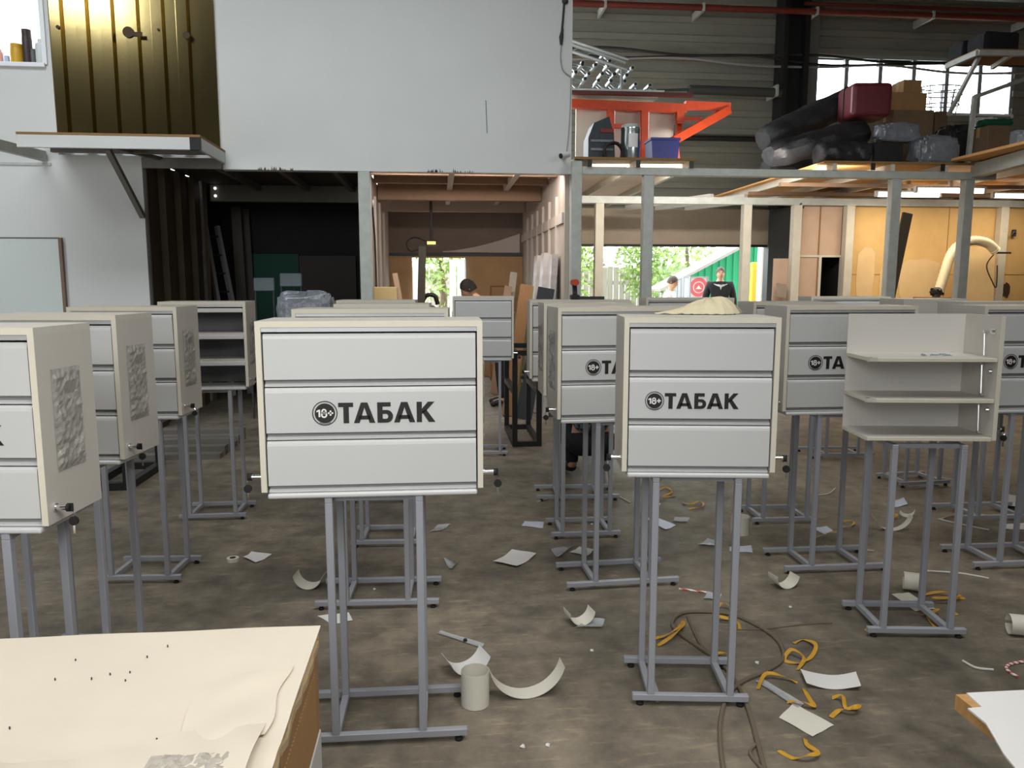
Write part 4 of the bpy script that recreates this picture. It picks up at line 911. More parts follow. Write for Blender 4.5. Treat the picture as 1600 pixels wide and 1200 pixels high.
for i, (x, w_, h, tl_, mm) in enumerate(((-.62, .05, 1.55, .0, PLYD), (-.36, .06, 1.72, -.18, PLY))):
    solo('leaning_board', MB().beam((x + (.12 if i else 0), 10.3 - .3 * i, .003), (x + tl_, 10.35 - .3 * i, h), w_, .16, (0, 1, 0)), mm, ('upright brown board beside the yellow carton', 'pale slanted board beside the yellow carton')[i], 'board', 'boards at the saw room left side')
# panels leaning on the right partition of the saw room
for i, (px0, px1, py0, Y, mm, lb) in enumerate(((843, 852, 400, 9.85, FILMP, 'film-wrapped pale panel leaning on the partition, innermost of three'), (853, 864, 396, 9.45, FILMP, 'film-wrapped pale panel leaning on the partition, middle of three'), (866, 877, 398, 9.14, FILMP, 'film-wrapped pale panel leaning on the partition, nearest the post'))):
    a, b = at(px0, 470, Y), at(px1, py0, Y)
    solo('wrapped_plate', MB().beam((a.x - .12, Y, .003), (b.x - .085, Y + .06, b.z), (b.x - a.x) * .9, .3, (0, 1, 0)), mm, lb, 'panel', 'wrapped panels on the partition')
for i, (px0, px1, py0, Y, mm, lb) in enumerate(((817, 834, 446, 9.15, PLYD, 'dark brown board leaning beside the aisle cabinet'), (828, 838, 447, 9.4, mat('olive_board', srgb(130, 120, 80), .7), 'olive board leaning behind the dark brown one'), (800, 811, 425, 11.2, PALE, 'pale pointed board leaning at the saw room corner'), (791, 803, 447, 11.0, PLY, 'pinkish board leaning before the saw room corner'), (842, 868, 450, 8.88, DARKM, 'dark low panel below the wrapped panels'))):
    a, b = at(px0, 470, Y), at(px1, py0, Y)
    solo('leaning_board', MB().beam((a.x - .18, Y, .003), ((a.x + b.x) / 2, Y + (.25 if i < 4 else .06), b.z), (b.x - a.x), .02 + .1 * (i == 0), (0, 1, 0)), mm, lb, 'board', 'boards at the saw room partition')
t = thing('wood_frame', 'thin brown wooden frame standing behind the stooping worker', 'frame', (at(783, 460, 12.6).x, 12.6, 0))
for x in (-.17, .17): MB().box(x - .015, x + .015, -.015, .015, 0, at(783, 446, 12.6).z).build('stile', PLYD, t)
MB().box(-.155, .155, -.015, .015, at(783, 446, 12.6).z - .03, at(783, 446, 12.6).z).build('top_rail', PLYD, t)
def sag(u, v): x = .1 + u * 1.3; return (x, YB - .04 - .02 * math.sin(u * 6), 2.11 + v * (.02 + .30 * u ** 1.6))
solo('film_sheet', MB().sheet(sag, 16, 5, .002), mat('dull_film', srgb(186, 176, 168), .35, bump=.4), 'crumpled pale film caught on the saw room rear wall ledge', 'film')
t = thing('wall_cable', 'black cable hanging on the saw room side partition', 'cable', (-.77, 9.55, 1.8))
MB().tube(catmull([Vector((.0, dy, z)) for dy, z in ((0, .75), (.15, .55), (.3, .3), (.36, -.1), (.38, -.5))]), .012, 6).build('cable_line', WIRE, t, True); MB().blob((.01, .0, .75), .02, .05, .05).build('hook', WIREG, t, True)
# ---------------------------------------------------------------- yellow board bay
TUBE = mat('tube_light_glow', (1, 1, 1), emit=(1, .94, .82), estr=9)
for i, (x0, x1, yy, Y) in enumerate(((1368, 1470, 298, 10.1), (1430, 1540, 286, 9.6), (1550, 1660, 300, 10.1))):
    a, b = at(x0, yy, Y), at(x1, yy, Y); z = 2.78
    t = thing('tube_light', ('fluorescent tube light in the board bay nearest the slanting plank', 'fluorescent tube light crossing behind the post, higher of the three', 'fluorescent tube light running out of the frame edge')[i], 'light', ((a.x + b.x) / 2, Y, z), group='tube lights in the board bay'); h = (b.x - a.x) / 2
    MB().cyl((-h + .03, 0, 0), (h - .03, 0, 0), .026, 10).build('tube', TUBE, t, True); MB().box(-h, h, -.03, .03, .035, .055).build('fixture', WHITEP, t)
    for s in (-1, 1): MB().box(s * (h - .015) - .014, s * (h - .015) + .014, -.026, .026, -.026, .036).build('socket', WHITEP, t)
    MB().box(-.02, .02, -.02, .02, .055, .19).build('hanger', WHITEP, t)
    area('tube_light_glow', ((a.x + b.x) / 2, Y, z - .04), ((a.x + b.x) / 2, Y, 0), b.x - a.x, .1, 11.5, (1, .85, .63))
a, b = at(1385, 470, 9.6), at(1420, 330, 9.9)
solo('slanting_plank', MB().beam((at(1392, 466, 9.2).x - .24, 9.2, .003), (at(1418, 333, 9.35).x, 9.35, at(1418, 333, 9.35).z), .13, .03, (0, 1, 0)), mat('dark_slat', srgb(74, 64, 48), .7, var=.2), 'long dark slanting plank against the yellow board wall', 'plank')
t = thing('dust_hose', 'pale dust extraction hose arching before the yellow board wall', 'hose', (at(1500, 470, 10.2).x, 10.2, 0))
hp = [(1462, 486), (1466, 460), (1475, 430), (1485, 400), (1498, 384), (1520, 376), (1542, 380), (1556, 392)]; H = catmull([at(a, b, 10.2) - Vector((at(1500, 470, 10.2).x, 0, 0)) - Vector((0, 10.2, 0)) for a, b in hp], 10)
H = [H[0] * 1] + H; H[0] = Vector((H[1].x - .05, 0, .12)); m = MB().tube(H, [.062 + .006 * (i % 2) for i in range(len(H))], 12); m.build('hose_tube', mat('ivory_hose', srgb(236, 222, 186), .45), t, True)
MB().cyl((H[0].x, 0, 0), (H[0].x, 0, .16), .16, 20).build('collector_base', GALV, t, True)
e = H[-1]; MB().box(e.x - .05, e.x + .22, -.02, .02, e.z - .04, e.z - .015).build('support_arm', DARKM, t); MB().tube(catmull([e + Vector(v) for v in ((0, 0, -.02), (-.12, 0, -.2), (-.02, 0, -.42), (.05, 0, -.5), (.04, 0, -.2))]), .008, 6).build('cord', WIRE, t, True)
t = thing('router_tool', 'small dark machine on a stand by the dust hose foot', 'machine', (at(1463, 460, 9.8).x, 9.8, 0)); z = at(1463, 462, 9.8).z
MB().box(-.2, .2, -.2, .2, 0, z - .02).build('stand', PLYD, t); MB().blob((0, 0, z + .05), .08, .06, .06, jit=.2, seed=7).build('motor', BLACKS, t, True); MB().beam((-.08, 0, z + .09), (.10, 0, z + .02), .03, .03).build('lever', BLACKS, t); MB().cyl((0, 0, z - .02), (0, 0, z + .02), .05, 12).build('foot_plate', DARKM, t)
solo('arched_panel', MB().prism([(at(1510, 470, 10.6).x, 0), (at(1560, 470, 10.6).x, 0), (at(1555, 390, 10.6).x, at(1555, 395, 10.6).z), (at(1540, 384, 10.6).x, at(1540, 386, 10.6).z), (at(1515, 384, 10.6).x, at(1515, 386, 10.6).z)], .02, lambda x, y, z: (x, 10.6 + z, y)), PALEP, 'pale round-cornered panel leaning behind the dust hose arch', 'panel')
for i, (a, b) in enumerate(((1254, 320), (1585, 364))):
    p = at(a, b, 10.8); t = thing('wall_hook', ('dark hook on the plywood beside the pale post', 'dark clip on the yellow board wall')[i], 'hook', p); MB().box(-.02, .02, -.02, .04, -.05, .05, .006).build('plate', DARKM, t); MB().tube([(0, -.02, .0), (-.05, -.05, .01), (-.08, -.05, -.03)], .012, 6).build('prong', DARKM, t)
# ---------------------------------------------------------------- deck load near the white panel
DZ = 2.981
t = thing('tool_bag', 'bulky black tool bag on the deck beside the white panel', 'bag', (1.93, 9.25, DZ))
a, b = at(900, 248, 9.25), at(946, 186, 9.25); w_ = (b.x - a.x) * .93; h = b.z - DZ
m = MB(); m.prism([(-w_ / 2, 0), (w_ / 2, 0), (w_ / 2 - .02, h * .62), (w_ / 2 - .08, h), (w_ * -.3, h * .86), (-w_ / 2, h * .55)], .30, lambda x, y, z: (x, z - .15, y)); m.build('body', mat('slate_bag', srgb(46, 54, 60), .6, bump=.5, bscale=20), t)
for k in (.28, .46): MB().box(-w_ / 2 + .03, w_ / 2 - .03, -.165, -.15, h * k, h * k + .025).build('strap_band', mat('grey_band', srgb(110, 120, 126), .5), t)
MB().box(-.02, .13, -.163, -.15, h * .66, h * .74).build('red_patch', mat('dull_red', srgb(120, 40, 40), .6), t)
t = thing('cable_coil', 'black cable coil lying between tool bag and steel canister', 'cable', (at(960, 240, 9.0).x, 8.97, DZ)); m = MB()
for k in range(4): m.tube([(.11 * math.cos(i * .3927 + k), .06 + .02 * k, .125 + .11 * math.sin(i * .3927 + k)) for i in range(17)], .014, 6)
m.build('coil', RUBBER, t, True)
a, b = at(969, 247, 9.2), at(1001, 196, 9.2); r = (b.x - a.x) / 2; h = b.z - DZ
t = thing('steel_canister', 'shiny steel canister with a pale label on the deck', 'canister', ((a.x + b.x) / 2, 9.2, DZ))
MB().lathe([(r, 0), (r, .02), (r * .97, .03), (r * .97, h * .86), (r * 1.0, h * .88), (r, h * .92)], n=32).build('body', mat('shiny_steel', srgb(200, 208, 212), .22, metal=.9), t, True); MB().lathe([(r * .9, h * .92), (r * .9, h), (r * .2, h * 1.01)], n=32).build('lid', GALV, t, True)
m = MB(); m.sheet(lambda u, v: ((r * .985) * math.cos(-2.0 + u * 1.0), r * .985 * math.sin(-2.0 + u * 1.0), h * (.42 + .34 * v)), 10, 1, .001); m.build('paper_label', PAPER, t)
a, b = at(1012, 248, 9.2), at(1056, 219, 9.2); w_ = b.x - a.x; h = b.z - DZ
t = thing('blue_crate', 'deep blue plastic crate on the deck edge', 'crate', ((a.x + b.x) / 2, 9.2, DZ)); BL = mat('blue_plastic', srgb(16, 28, 128), .4)
m = MB(); m.prism([(-w_ / 2 + .02, 0), (w_ / 2 - .02, 0), (w_ / 2, h), (-w_ / 2, h)], .3, lambda x, y, z: (x, z - .15, y)); m.build('body', BL, t); MB().box(-w_ / 2 - .01, w_ / 2 + .01, -.16, .16, h - .03, h, .004).build('rim', BL, t)
# orange steel frame
t = thing('orange_gantry', 'orange painted steel frame with a triangular outrigger on the deck', 'steel frame', (2.3, 9.7, DZ)); Y = 9.7
def of(px, py, Y=9.7): p = at(px, py, Y); return Vector((p.x - 2.3, p.y - 9.7, p.z - DZ))
def bar(a, b, w_, h_, nm='bar', up=(0, 0, 1)): MB().beam(a, b, w_, h_, up).build(nm, ORANGE, t)
bar(of(885, 162), of(1072, 170), .10, .10, 'top_rail')
for x in (954, 1007): bar(Vector((of(x, 200).x, 0, 0)), of(x, 164) - Vector((0, 0, .05)), .085, .085, 'post')
bar(of(1062, 166), of(1062, 194), .09, .09, 'post'); bar(of(1062, 196), Vector((of(1062, 200).x, .5, 0)), .06, .06, 'rear_leg')
bar(of(1070, 165) + Vector((.0, .0, 0)), of(1140, 168), .09, .10, 'outrigger_rail'); bar(of(1138, 172), of(1052, 220, 9.5), .10, .10, 'outrigger_brace'); bar(of(1058, 186), of(1095, 186), .05, .05, 'cross_bar'); bar(of(958, 197), of(1002, 197), .05, .05, 'cross_bar')
bar(Vector((of(1052, 220).x, -.2, .0)), of(1054, 219, 9.5), .07, .07, 'rear_leg')
for i, (x0, x1, y0, y1, lb) in enumerate(((899, 949, 160, 246, 'white panel in the orange frame behind the tool bag'), (959, 1002, 165, 246, 'white panel in the orange frame behind the canister'), (1012, 1053, 166, 246, 'white panel in the orange frame above the blue crate'))):
    a, b = at(x0, y1, 9.85), at(x1, y0, 9.85); solo('white_sheet', MB().box(a.x, b.x, 9.83, 9.87, DZ, b.z, .004), mat('cream_panel', srgb(206, 200, 188), .6), lb, 'panel', 'white panels in the orange frame')
zt = of(980, 152).z + DZ
solo('rack_plate', MB().box(1.56, 2.75, 9.40, 9.98, zt, zt + .02), GALV, 'grey plate carrying the aluminium trusses on the orange frame', 'plate')
solo('rusty_rail', MB().box(1.56, 3.1, 9.40, 9.48, zt - .04, zt - .002), mat('dark_red_rail', srgb(84, 36, 34), .6), 'dark red rail lying along the orange frame top', 'rail')
TR = mat('truss_aluminium', srgb(186, 190, 190), .3, metal=.7); q = random.Random(9)
spots = [(2.62, zt + .026, .12, 0), (1.70, zt + .23, .17, .3), (2.05, zt + .37, .13, .3), (1.72, zt + .026, .19, .1), (1.98, zt + .026, .17, .0), (2.22, zt + .026, .17, .2), (2.44, zt + .026, .13, .0), (1.86, zt + .215, .16, .4), (2.1, zt + .22, .15, .2), (2.33, zt + .21, .14, .5)]
for i, (x, z, s, rot) in enumerate(spots):
    t = thing('truss_piece', 'short triangular aluminium truss piece in the heap on the orange frame', 'truss', (x, 9.70, z), 0, 'aluminium truss pieces')
    up = i % 2; tri = [(-s * .5, .022), (s * .5, .022), (0, s * .8)] if not up else [(-s * .5, s * .8), (s * .5, s * .8), (0, .022)]
    for a, c in tri:
        MB().cyl((a, -.12, c), (a, .11, c), .027, 10).build('chord', TR, t, True); MB().cyl((a, -.122, c), (a, -.1202, c), .019, 10).build('tube_hole', INK, t)
    for k in range(3):
        for j in range(2):
            a, b = tri[k], tri[(k + 1) % 3]; y0 = -.10 + .10 * j; MB().cyl((a[0], y0, a[1]), (b[0], y0 + .09, b[1]), .012, 6).build('strut', TR, t, True)
t = thing('long_truss', 'long aluminium truss leaning over the heap beside the white panel', 'truss', (1.66, 9.49, zt + .02))
for dz, dy in ((0, 0), (.1, .06), (.1, -.06)): MB().cyl((-.1, dy, .46 + dz), (.62, dy - .1, .22 + dz), .02, 10).build('chord', TR, t, True)
for k in range(4): MB().cyl((-.05 + .16 * k, 0, .44 - .054 * k), (.05 + .16 * k, .08, .50 - .05 * k), .008, 6).build('strut', TR, t, True)
MB().cyl((-.08, .0, .0), (-.06, .0, .46), .018, 8).build('prop', TR, t, True); MB().cyl((.56, -.09, .0), (.56, -.09, .24), .018, 8).build('prop', TR, t, True)
# pipes and wires on the hall back wall
RP = mat('red_brown_pipe', srgb(120, 48, 38), .55, var=.3, vscale=3)
t = thing('sprinkler_pipe', 'long red brown pipe high along the hall back wall', 'pipe', (6, 12.66, 5.98))
MB().cyl((-4.4, 0, .0), (5.9, 0, .0), .05, 12).build('pipe_run', RP, t, True); MB().cyl((0.0, .0, .12), (5.9, 0, .12), .03, 10).build('pipe_run', RP, t, True)
for x in (-3.3, -1.7, .2, 2.2, 4.0): MB().box(x - .02, x + .02, -.055, .49, -.06, .06).build('clamp', GALV, t)
t = thing('wall_wires', 'bundle of grey wires strung along the hall back wall', 'wires', (4, 12.85, 5.28))
for k, (z, m_) in enumerate(((0, WIRE), (-.07, WIREG), (.06, WIRE))): MB().tube(catmull([Vector((x, .0, z + .05 * math.sin(x * 1.7 + k * 2) - .03 * (x > 2))) for x in (-2.4, -1.2, 0, 1.2, 2.4, 3.6, 5.0, 7.2)]), .02, 6).build('wire', m_, t, True)
t = thing('wrapped_duct', 'dark wrapped duct pipe ending at the hall steel column', 'duct', (5, 12.8, 4.75)); MB().cyl((-.85, 0, 0), (.72, 0, -.02), .075, 12).build('duct_body', mat('dark_foam', srgb(66, 68, 68), .7), t, True); MB().cyl((-1.8, 0, -.05), (-.85, 0, -.0), .02, 8).build('pipe_end', DARKM, t, True); MB().box(.6, .64, -.1, .3, -.09, .09).build('clamp', GALV, t)
t = thing('black_pipe', 'thin black pipe behind the orange outrigger on the back wall', 'pipe', (4.5, 12.8, 3.98)); MB().cyl((-1.0, 0, 0), (1.0, 0, 0), .045, 10).build('pipe_run', BLACKS, t, True); MB().box(-.5, -.46, -.05, .345, -.06, .06).build('clamp', GALV, t); MB().cyl((.95, 0, 0), (1.1, 0, 0), .08, 12).build('flange', DARKM, t, True)
# ---------------------------------------------------------------- deck load under the high window
def boxpx(name, label, cat, x0, y0, x1, y1, Y, dep, m_, z=None, group=None, rz=0):
    a, b = at(x0, y1, Y), at(x1, y0, Y); zz = a.z if z is None else z; t = thing(name, label, cat, ((a.x + b.x) / 2, Y + dep / 2, zz), rz, group); w_ = b.x - a.x; h = b.z - zz
    MB().box(-w_ / 2, w_ / 2, -dep / 2, dep / 2, 0, h, .006).build('carton', m_, t); MB().box(-w_ / 2 - .001, w_ / 2 + .001, -.03, .03, h - .12, h + .0006).build('tape_strip', mat('buff_tape', srgb(176, 146, 104), .35), t); return t
def roll(name, label, a, b, r, m_, seed, flat=.7, n=26):
    a, b = Vector(a), Vector(b); d = (b - a).normalized(); u = d.cross(Vector((0, 0, 1))).normalized(); v = u.cross(d); q = random.Random(seed); ph = [q.uniform(0, 6.28) for _ in range(5)]; m = MB()
    def fn(s, w):
        t = w * 2 * PI; k = r * (1 + .08 * math.sin(3 * t + ph[0] + 4 * s) + .05 * math.sin(9 * t + ph[1] + 11 * s) + .05 * math.sin(23 * s + ph[2] + 2 * t)) * (.55 + .45 * min(1, 14 * min(s + .02, 1.02 - s)))
        return a.lerp(b, s) + u * math.cos(t) * k + v * math.sin(t) * k * flat
    m.sheet(fn, n, 24); bmesh.ops.remove_doubles(m.b, verts=m.b.verts, dist=.0005); bmesh.ops.holes_fill(m.b, edges=m.b.edges); return solo(name, m, m_, label, 'roll', 'black wrapped rolls on the deck', True)
G = 'black wrapped rolls on the deck'
roll('wrapped_roll', 'topmost black film-wrapped roll slanting up to the dark red box', at(1192, 220, 9.9), at(1345, 152, 10.1), .25, BLACKP, 1)
roll('wrapped_roll', 'middle black film-wrapped roll of the slanting heap', at(1200, 243, 9.4), at(1350, 206, 9.5), .22, BLACKP, 2)
roll('wrapped_roll', 'lower black film-wrapped roll resting on the deck', (4.5, 9.0, 3.115), (5.12, 9.0, 3.115), .19, BLACKP, 3)
roll('wrapped_roll', 'rear black film-wrapped roll flat on the deck', (4.55, 10.6, 3.16), (6.0, 10.6, 3.16), .25, BLACKP, 4)
MAR = mat('dark_red_carton', srgb(104, 36, 44), .4, var=.15, vscale=6)
t = thing('dark_red_case', 'dark red film-wrapped case on top of the slanting rolls', 'case', (at(1363, 182, 9.3).x, 9.45, at(1363, 182, 9.3).z), R(-6)); MB().box(-.25, .24, -.18, .3, .0, .40, .05, 3).build('case_body', MAR, t); MB().box(-.26, .25, .06, .11, -.0, .408, .04, 3).build('strap_band', BLACKP, t)
boxpx('carton_box', 'brown carton at the bottom of the carton stack under the window', 'box', 1392, 172, 1460, 250, 9.6, .4, CARDD, 2.981, 'cartons under the window'); boxpx('carton_box', 'middle carton of the stack under the window', 'box', 1390, 145, 1449, 171.6, 9.6, .36, CARD, None, 'cartons under the window'); boxpx('carton_box', 'small carton topping the stack under the window', 'box', 1411, 125, 1441, 144.7, 9.6, .26, CARD, None, 'cartons under the window')
boxpx('carton_box', 'brown carton beside the stack, below the wire basket', 'box', 1457, 174, 1482, 250, 9.7, .4, CARDD, 2.981, 'cartons under the window')
boxpx('carton_box', 'brown carton under the green cloth', 'box', 1541, 196, 1580, 246, 8.9, .35, CARDD, 2.981, 'cartons under the window')
boxpx('storage_crate', 'black plastic crate before the carton stack', 'crate', 1366, 222, 1412, 250, 9.0, .3, BLACKS, 2.981)
bundle('clear_bundle', 'clear film bundle lying on the black crate', 'bundle', (at(1398, 222, 9.1).x, 9.08, at(1395, 222, 9.0).z + .004), .25, .11, .11, FILMD, 5, .12)
bundle('clear_bundle', 'tent-like clear film bundle on the deck edge', 'bundle', (at(1458, 240, 8.95).x, 8.95, DZ), .25, .16, .17, FILMD, 6, .14)
bundle('dark_sack', 'dark plastic sack beside the clear bundle', 'sack', (at(1505, 240, 9.2).x, 9.45, DZ), .17, .22, .28, BLACKP, 7, .12)
bundle('dark_sack', 'dark plastic sack lying behind the brown carton', 'sack', (at(1560, 240, 9.9).x, 10.0, DZ), .33, .3, .30, BLACKP, 8, .12)
bundle('dark_sack', 'flat dark plastic heap below the wire basket', 'sack', (at(1470, 230, 10.6).x, 10.75, DZ), .34, .22, .31, BLACKP, 9, .12)
bundle('white_sack', 'white plastic sack bulging at the frame edge on the deck', 'sack', (at(1606, 236, 8.85).x, 8.9, DZ), .2, .18, .21, mat('white_plastic', srgb(196, 204, 212), .4, bump=.5, bscale=14), 10, .12)
bundle('green_cloth', 'green cloth lying on the brown carton', 'cloth', (at(1552, 190, 9.1).x, 9.1, at(1552, 196, 8.95).z + .002), .17, .12, .045, mat('green_cloth', srgb(24, 92, 62), .8, bump=.4), 11, .18)
bundle('white_rag', 'white film scrap sticking up over the green cloth', 'scrap', (at(1548, 170, 9.9).x, 10.0, DZ + .6), .16, .06, .10, PAPER, 12, .2)
t = thing('wire_basket', 'round grey wire basket on the carton before the bright window', 'basket', (at(1472, 172, 9.95).x, 9.98, at(1469, 174, 9.7).z + .002))
for z, r in ((.02, .20), (.14, .24), (.27, .27), (.36, .29)): MB().tube([(r * math.cos(i * PI / 12), r * .55 * math.sin(i * PI / 12), z) for i in range(25)], .008, 6).build('wire_ring', WG, t, True)
for k in range(10): a = k * PI / 5; MB().tube([(.20 * math.cos(a), .11 * math.sin(a), .0), (.29 * math.cos(a), .16 * math.sin(a), .37)], .006, 5).build('wire_rib', WG, t, True)
# grey post, strut, high shelf
t = thing('high_shelf', 'upper shelf on slanted struts before the high window', 'shelf', (7.4, 9.8, 4.22))
def hs(px, py, Y): p = at(px, py, Y); return Vector((p.x - 7.4, p.y - 9.8, p.z - 4.22))
SHZ = .03
m = MB(); A = [fl(*q_, 4.25) - Vector((7.4, 9.8, 4.25)) for q_ in ((1480, 101), (1528, 80), (1680, 82), (1680, 103))]
m.prism([(p.x, p.y) for p in A], .03, lambda x, y, z: (x, y, SHZ + z)); m.build('shelf_board', PLYD, t)
for i in range(2): MB().beam(Vector((A[i].x, A[i].y, SHZ - .02)), Vector((A[i + 1].x, A[i + 1].y, SHZ - .02)), .05, .06).build('edge_rail', GALV, t)
for k in (.35, .7): p = A[0].lerp(A[3], k); p2 = A[1].lerp(A[2], k); MB().beam(Vector((p.x, p.y, SHZ - .03)), Vector((p2.x, p2.y, SHZ - .03)), .04, .05).build('cross_rail', PALE, t)
s0 = hs(1530, 86, 8.85); MB().beam(Vector((s0.x, s0.y, SHZ - .02)), hs(1482, 180, 9.3), .04, .04).build('strut', GALV, t)
MB().beam(hs(1523, 150, 8.85), Vector((hs(1512, 255, 8.8).x, 8.8 - 9.8, DZ - 4.22)), .045, .045).build('post', GALV, t)
MB().beam(hs(1522, 152, 8.85), hs(1605, 122, 9.2), .035, .045).build('rail', GALV, t)
for i, (x0, x1, y0, Y) in enumerate(((1482, 1522, 55, 9.35), (1512, 1572, 53, 9.0))):
    a, b = at(x0, 90, Y), at(x1, y0, Y); bundle('dark_bale', ('black bale on the upper shelf nearer the hall column', 'black bale on the upper shelf behind the strut head')[i], 'bale', ((a.x + b.x) / 2 + .08, Y, 4.22 + SHZ + .032), (b.x - a.x) / 2, .15, .12, BLACKC, 30 + i, .05, 0, 1, 'bales on the upper shelf')
# ---------------------------------------------------------------- outside
struct('ground_outside', MB().box(-14, 30, YB + .25, 60, -.2, -.01), mat('pale_ground', srgb(190, 184, 172), .9, var=.15, vscale=1))
FW = mat('weathered_boards', srgb(176, 168, 160), .8, var=.25, vscale=2, stretch=(9, 1, .5))
t = thing('board_fence', 'weathered grey board fence behind the trees outside', 'fence', (2, 20, 0)); m = MB(); q = random.Random(2)
for i in range(90): x = -7 + i * .16; h = 2.0 + q.uniform(-.03, .03); m.box(x, x + .15, -.012, .012, 0.05, h)
m.build('board_panel', FW, t)
for z in (.5, 1.55): MB().box(-7, 7.3, .012, .06, z, z + .1).build('rail', FW, t)
for x in (-5, -2.5, 0, 2.5, 5.0, 7.0): MB().box(x - .05, x + .05, .06, .16, 0, 2.0).build('post', FW, t)
LEAF = mat('pale_green_leaf', srgb(150, 178, 92), .6, var=.35, vscale=3); BARK = mat('bark', srgb(120, 104, 86), .9, var=.3)  # pale green leaves, tone varied at random
def tree(label, x, y, h, r, n, seed, name='tree'):
    t = thing(name, label, 'tree', (x, y, 0), 0, 'trees behind the fence'); q = random.Random(seed)
    MB().tube([(0, 0, 0), (.05, 0, h * .4), (-.05, .05, h * .8)], [.11, .08, .03], 8).build('trunk', BARK, t, True); m = MB()
    for i in range(n):
        a = q.uniform(0, 2 * PI); z = q.uniform(-1, 1); k = q.random() ** .4; s = math.sqrt(1 - z * z)
        c = Vector((math.cos(a) * s * r * k, math.sin(a) * s * r * k, h * .72 + z * h * .45 * k)); u = Vector((q.uniform(-1, 1), q.uniform(-1, 1), q.uniform(-1, 1))).normalized(); v = u.orthogonal().normalized(); l = q.uniform(.05, .11)
        m._f([m.b.verts.new(c + u * l), m.b.verts.new(c + v * l * .5), m.b.verts.new(c - u * l), m.b.verts.new(c - v * l * .5)])
    f = m.build('foliage', LEAF, t); return t
tree('leafy tree seen left of the front steel post through the gate', 3.3, 18.6, 3.4, .8, 1500, 1)
tree('leafy tree seen just right of the front steel post through the gate', 5.2, 18.9, 3.5, .85, 1800, 2)
tree('loose leafy tree nearest the green shed', 7.1, 21.6, 4.0, .95, 1500, 3)
tree('leafy tree seen through the saw room opening', .1, 18.5, 3.3, .9, 1200, 4)
GRN = mat('green_sheet', srgb(50, 176, 128), .5)
t = thing('green_shed', 'green corrugated metal shed with a grey sloping roof outside', 'shed', (8.6, 17.5, 0))
def gs(px, py, Y=17.0): p = at(px, py, Y); return (p.x - 8.6, p.z)
A = [gs(1072, 480), gs(1072, 428), gs(1170, 375), (3.0, 4.4), (3.0, 0)]; A[0] = (A[0][0], 0)
m = MB(); m.prism(A, .1, lambda x, y, z: (x, -.5 + z, y)); m.build('gable_wall', GRN, t)
x = A[0][0] + .1
for k in range(24):
    xx = A[0][0] + .1 + k * .16; top = min(4.3, A[1][1] + (xx - A[1][0]) * (A[2][1] - A[1][1]) / (A[2][0] - A[1][0])) - .03
    MB().box(xx, xx + .05, -.52, -.5, 0.05, top).build('wall_rib', GRN, t)
a, b = Vector((A[1][0] - .7, -.4, A[1][1] - .36)), Vector((A[2][0] + 1.2, -.4, A[2][1] + .62)); MB().beam(a, b, 1.0, .06).build('roof', mat('grey_roof_sheet', srgb(170, 166, 162), .7), t)
for k, (x0, x1, y0, Y) in enumerate(((1172, 1184, 410, 15.0), (1201, 1209, 408, 14.2))):
    a, b = at(x0, 470, Y), at(x1, y0, Y); t = thing('bollard_post', ('yellow painted post outside beside the pale wall post', 'yellow painted post at the gate edge')[k], 'post', ((a.x + b.x) / 2, Y, 0), group='yellow posts outside the gate'); w_ = (b.x - a.x) / 2
    MB().box(-w_, w_, -w_, w_, .0, b.z, .01).build('shaft', mat('yellow_paint', srgb(240, 190, 60), .5), t); MB().box(-w_ - .06, w_ + .06, -w_ - .06, w_ + .06, 0, .03).build('foot_plate', DARKM, t)
a, b = at(1187, 480, 14.6), at(1198, 384, 14.6); solo('white_column', MB().box(a.x, b.x, 14.6, 14.8, 0, 3.2), mat('white_render', srgb(236, 238, 238), .7), 'white painted column outside between the yellow posts', 'column')
FRG = mat('grey_metal_frame', srgb(170, 174, 182), .5)
for k, (x0, x1, y0, Y, lb) in enumerate(((1076, 1107, 432, 15.2, 'framed white board with a pink round emblem between the two men outside'), (1066, 1078, 432, 15.4, 'narrow pale framed panel beside the pink emblem board'), (1056, 1066, 435, 15.5, 'narrow grey framed panel by the hand of the sideways man'))):
    a, b = at(x0, 480, Y), at(x1, y0, Y); t = thing('framed_board', lb, 'board', ((a.x + b.x) / 2, Y, 0), 0, 'framed boards outside'); w_ = (b.x - a.x) / 2; h = b.z
    MB().box(-w_ + .02, w_ - .02, .0, .012, .3, h - .02).build('face_panel', mat('cool_white_face', srgb(222, 230, 236), .5), t)
    for x in (-w_, w_ - .03): MB().box(x, x + .03, -.012, .02, 0, h).build('stile', FRG, t)
    for z in (.28, h - .03): MB().box(-w_ + .03, w_ - .03, -.012, .02, z, z + .03).build('cross_rail', FRG, t)
    if k == 0:
        PK = mat('pink_print', srgb(232, 110, 120), .5); c = at(1091, 449, Y); m = MB(); cz = c.z; n = 30
        for r0, r1 in ((.12, .19), (.0, .10)):
            for i in range(n):
                u, v = 2 * PI * i / n, 2 * PI * (i + 1) / n; m.prism([(r0 * math.cos(u), r0 * math.sin(u)), (r1 * math.cos(u), r1 * math.sin(u)), (r1 * math.cos(v), r1 * math.sin(v)), (r0 * math.cos(v), r0 * math.sin(v))][(0 if r0 else 1):], .001, lambda x, y, z: (x, -.0005 - z, cz + y))
        m.build('round_emblem', PK, t)
        m = MB(); m.prism([(-.07, -.035), (.07, -.035), (.03, .0), (.0, .045), (-.03, .0)], .0012, lambda x, y, z: (x, -.0012 - z, cz + y)); m.build('emblem_mark', WHITEV, t)
solo('pallet_heap', MB().box(3.3, 4.6, 16.6, 17.3, -.01, .95), mat('brick_orange', srgb(206, 150, 126), .8, var=.3, vscale=8), 'low reddish heap of blocks outside before the fence', 'heap')
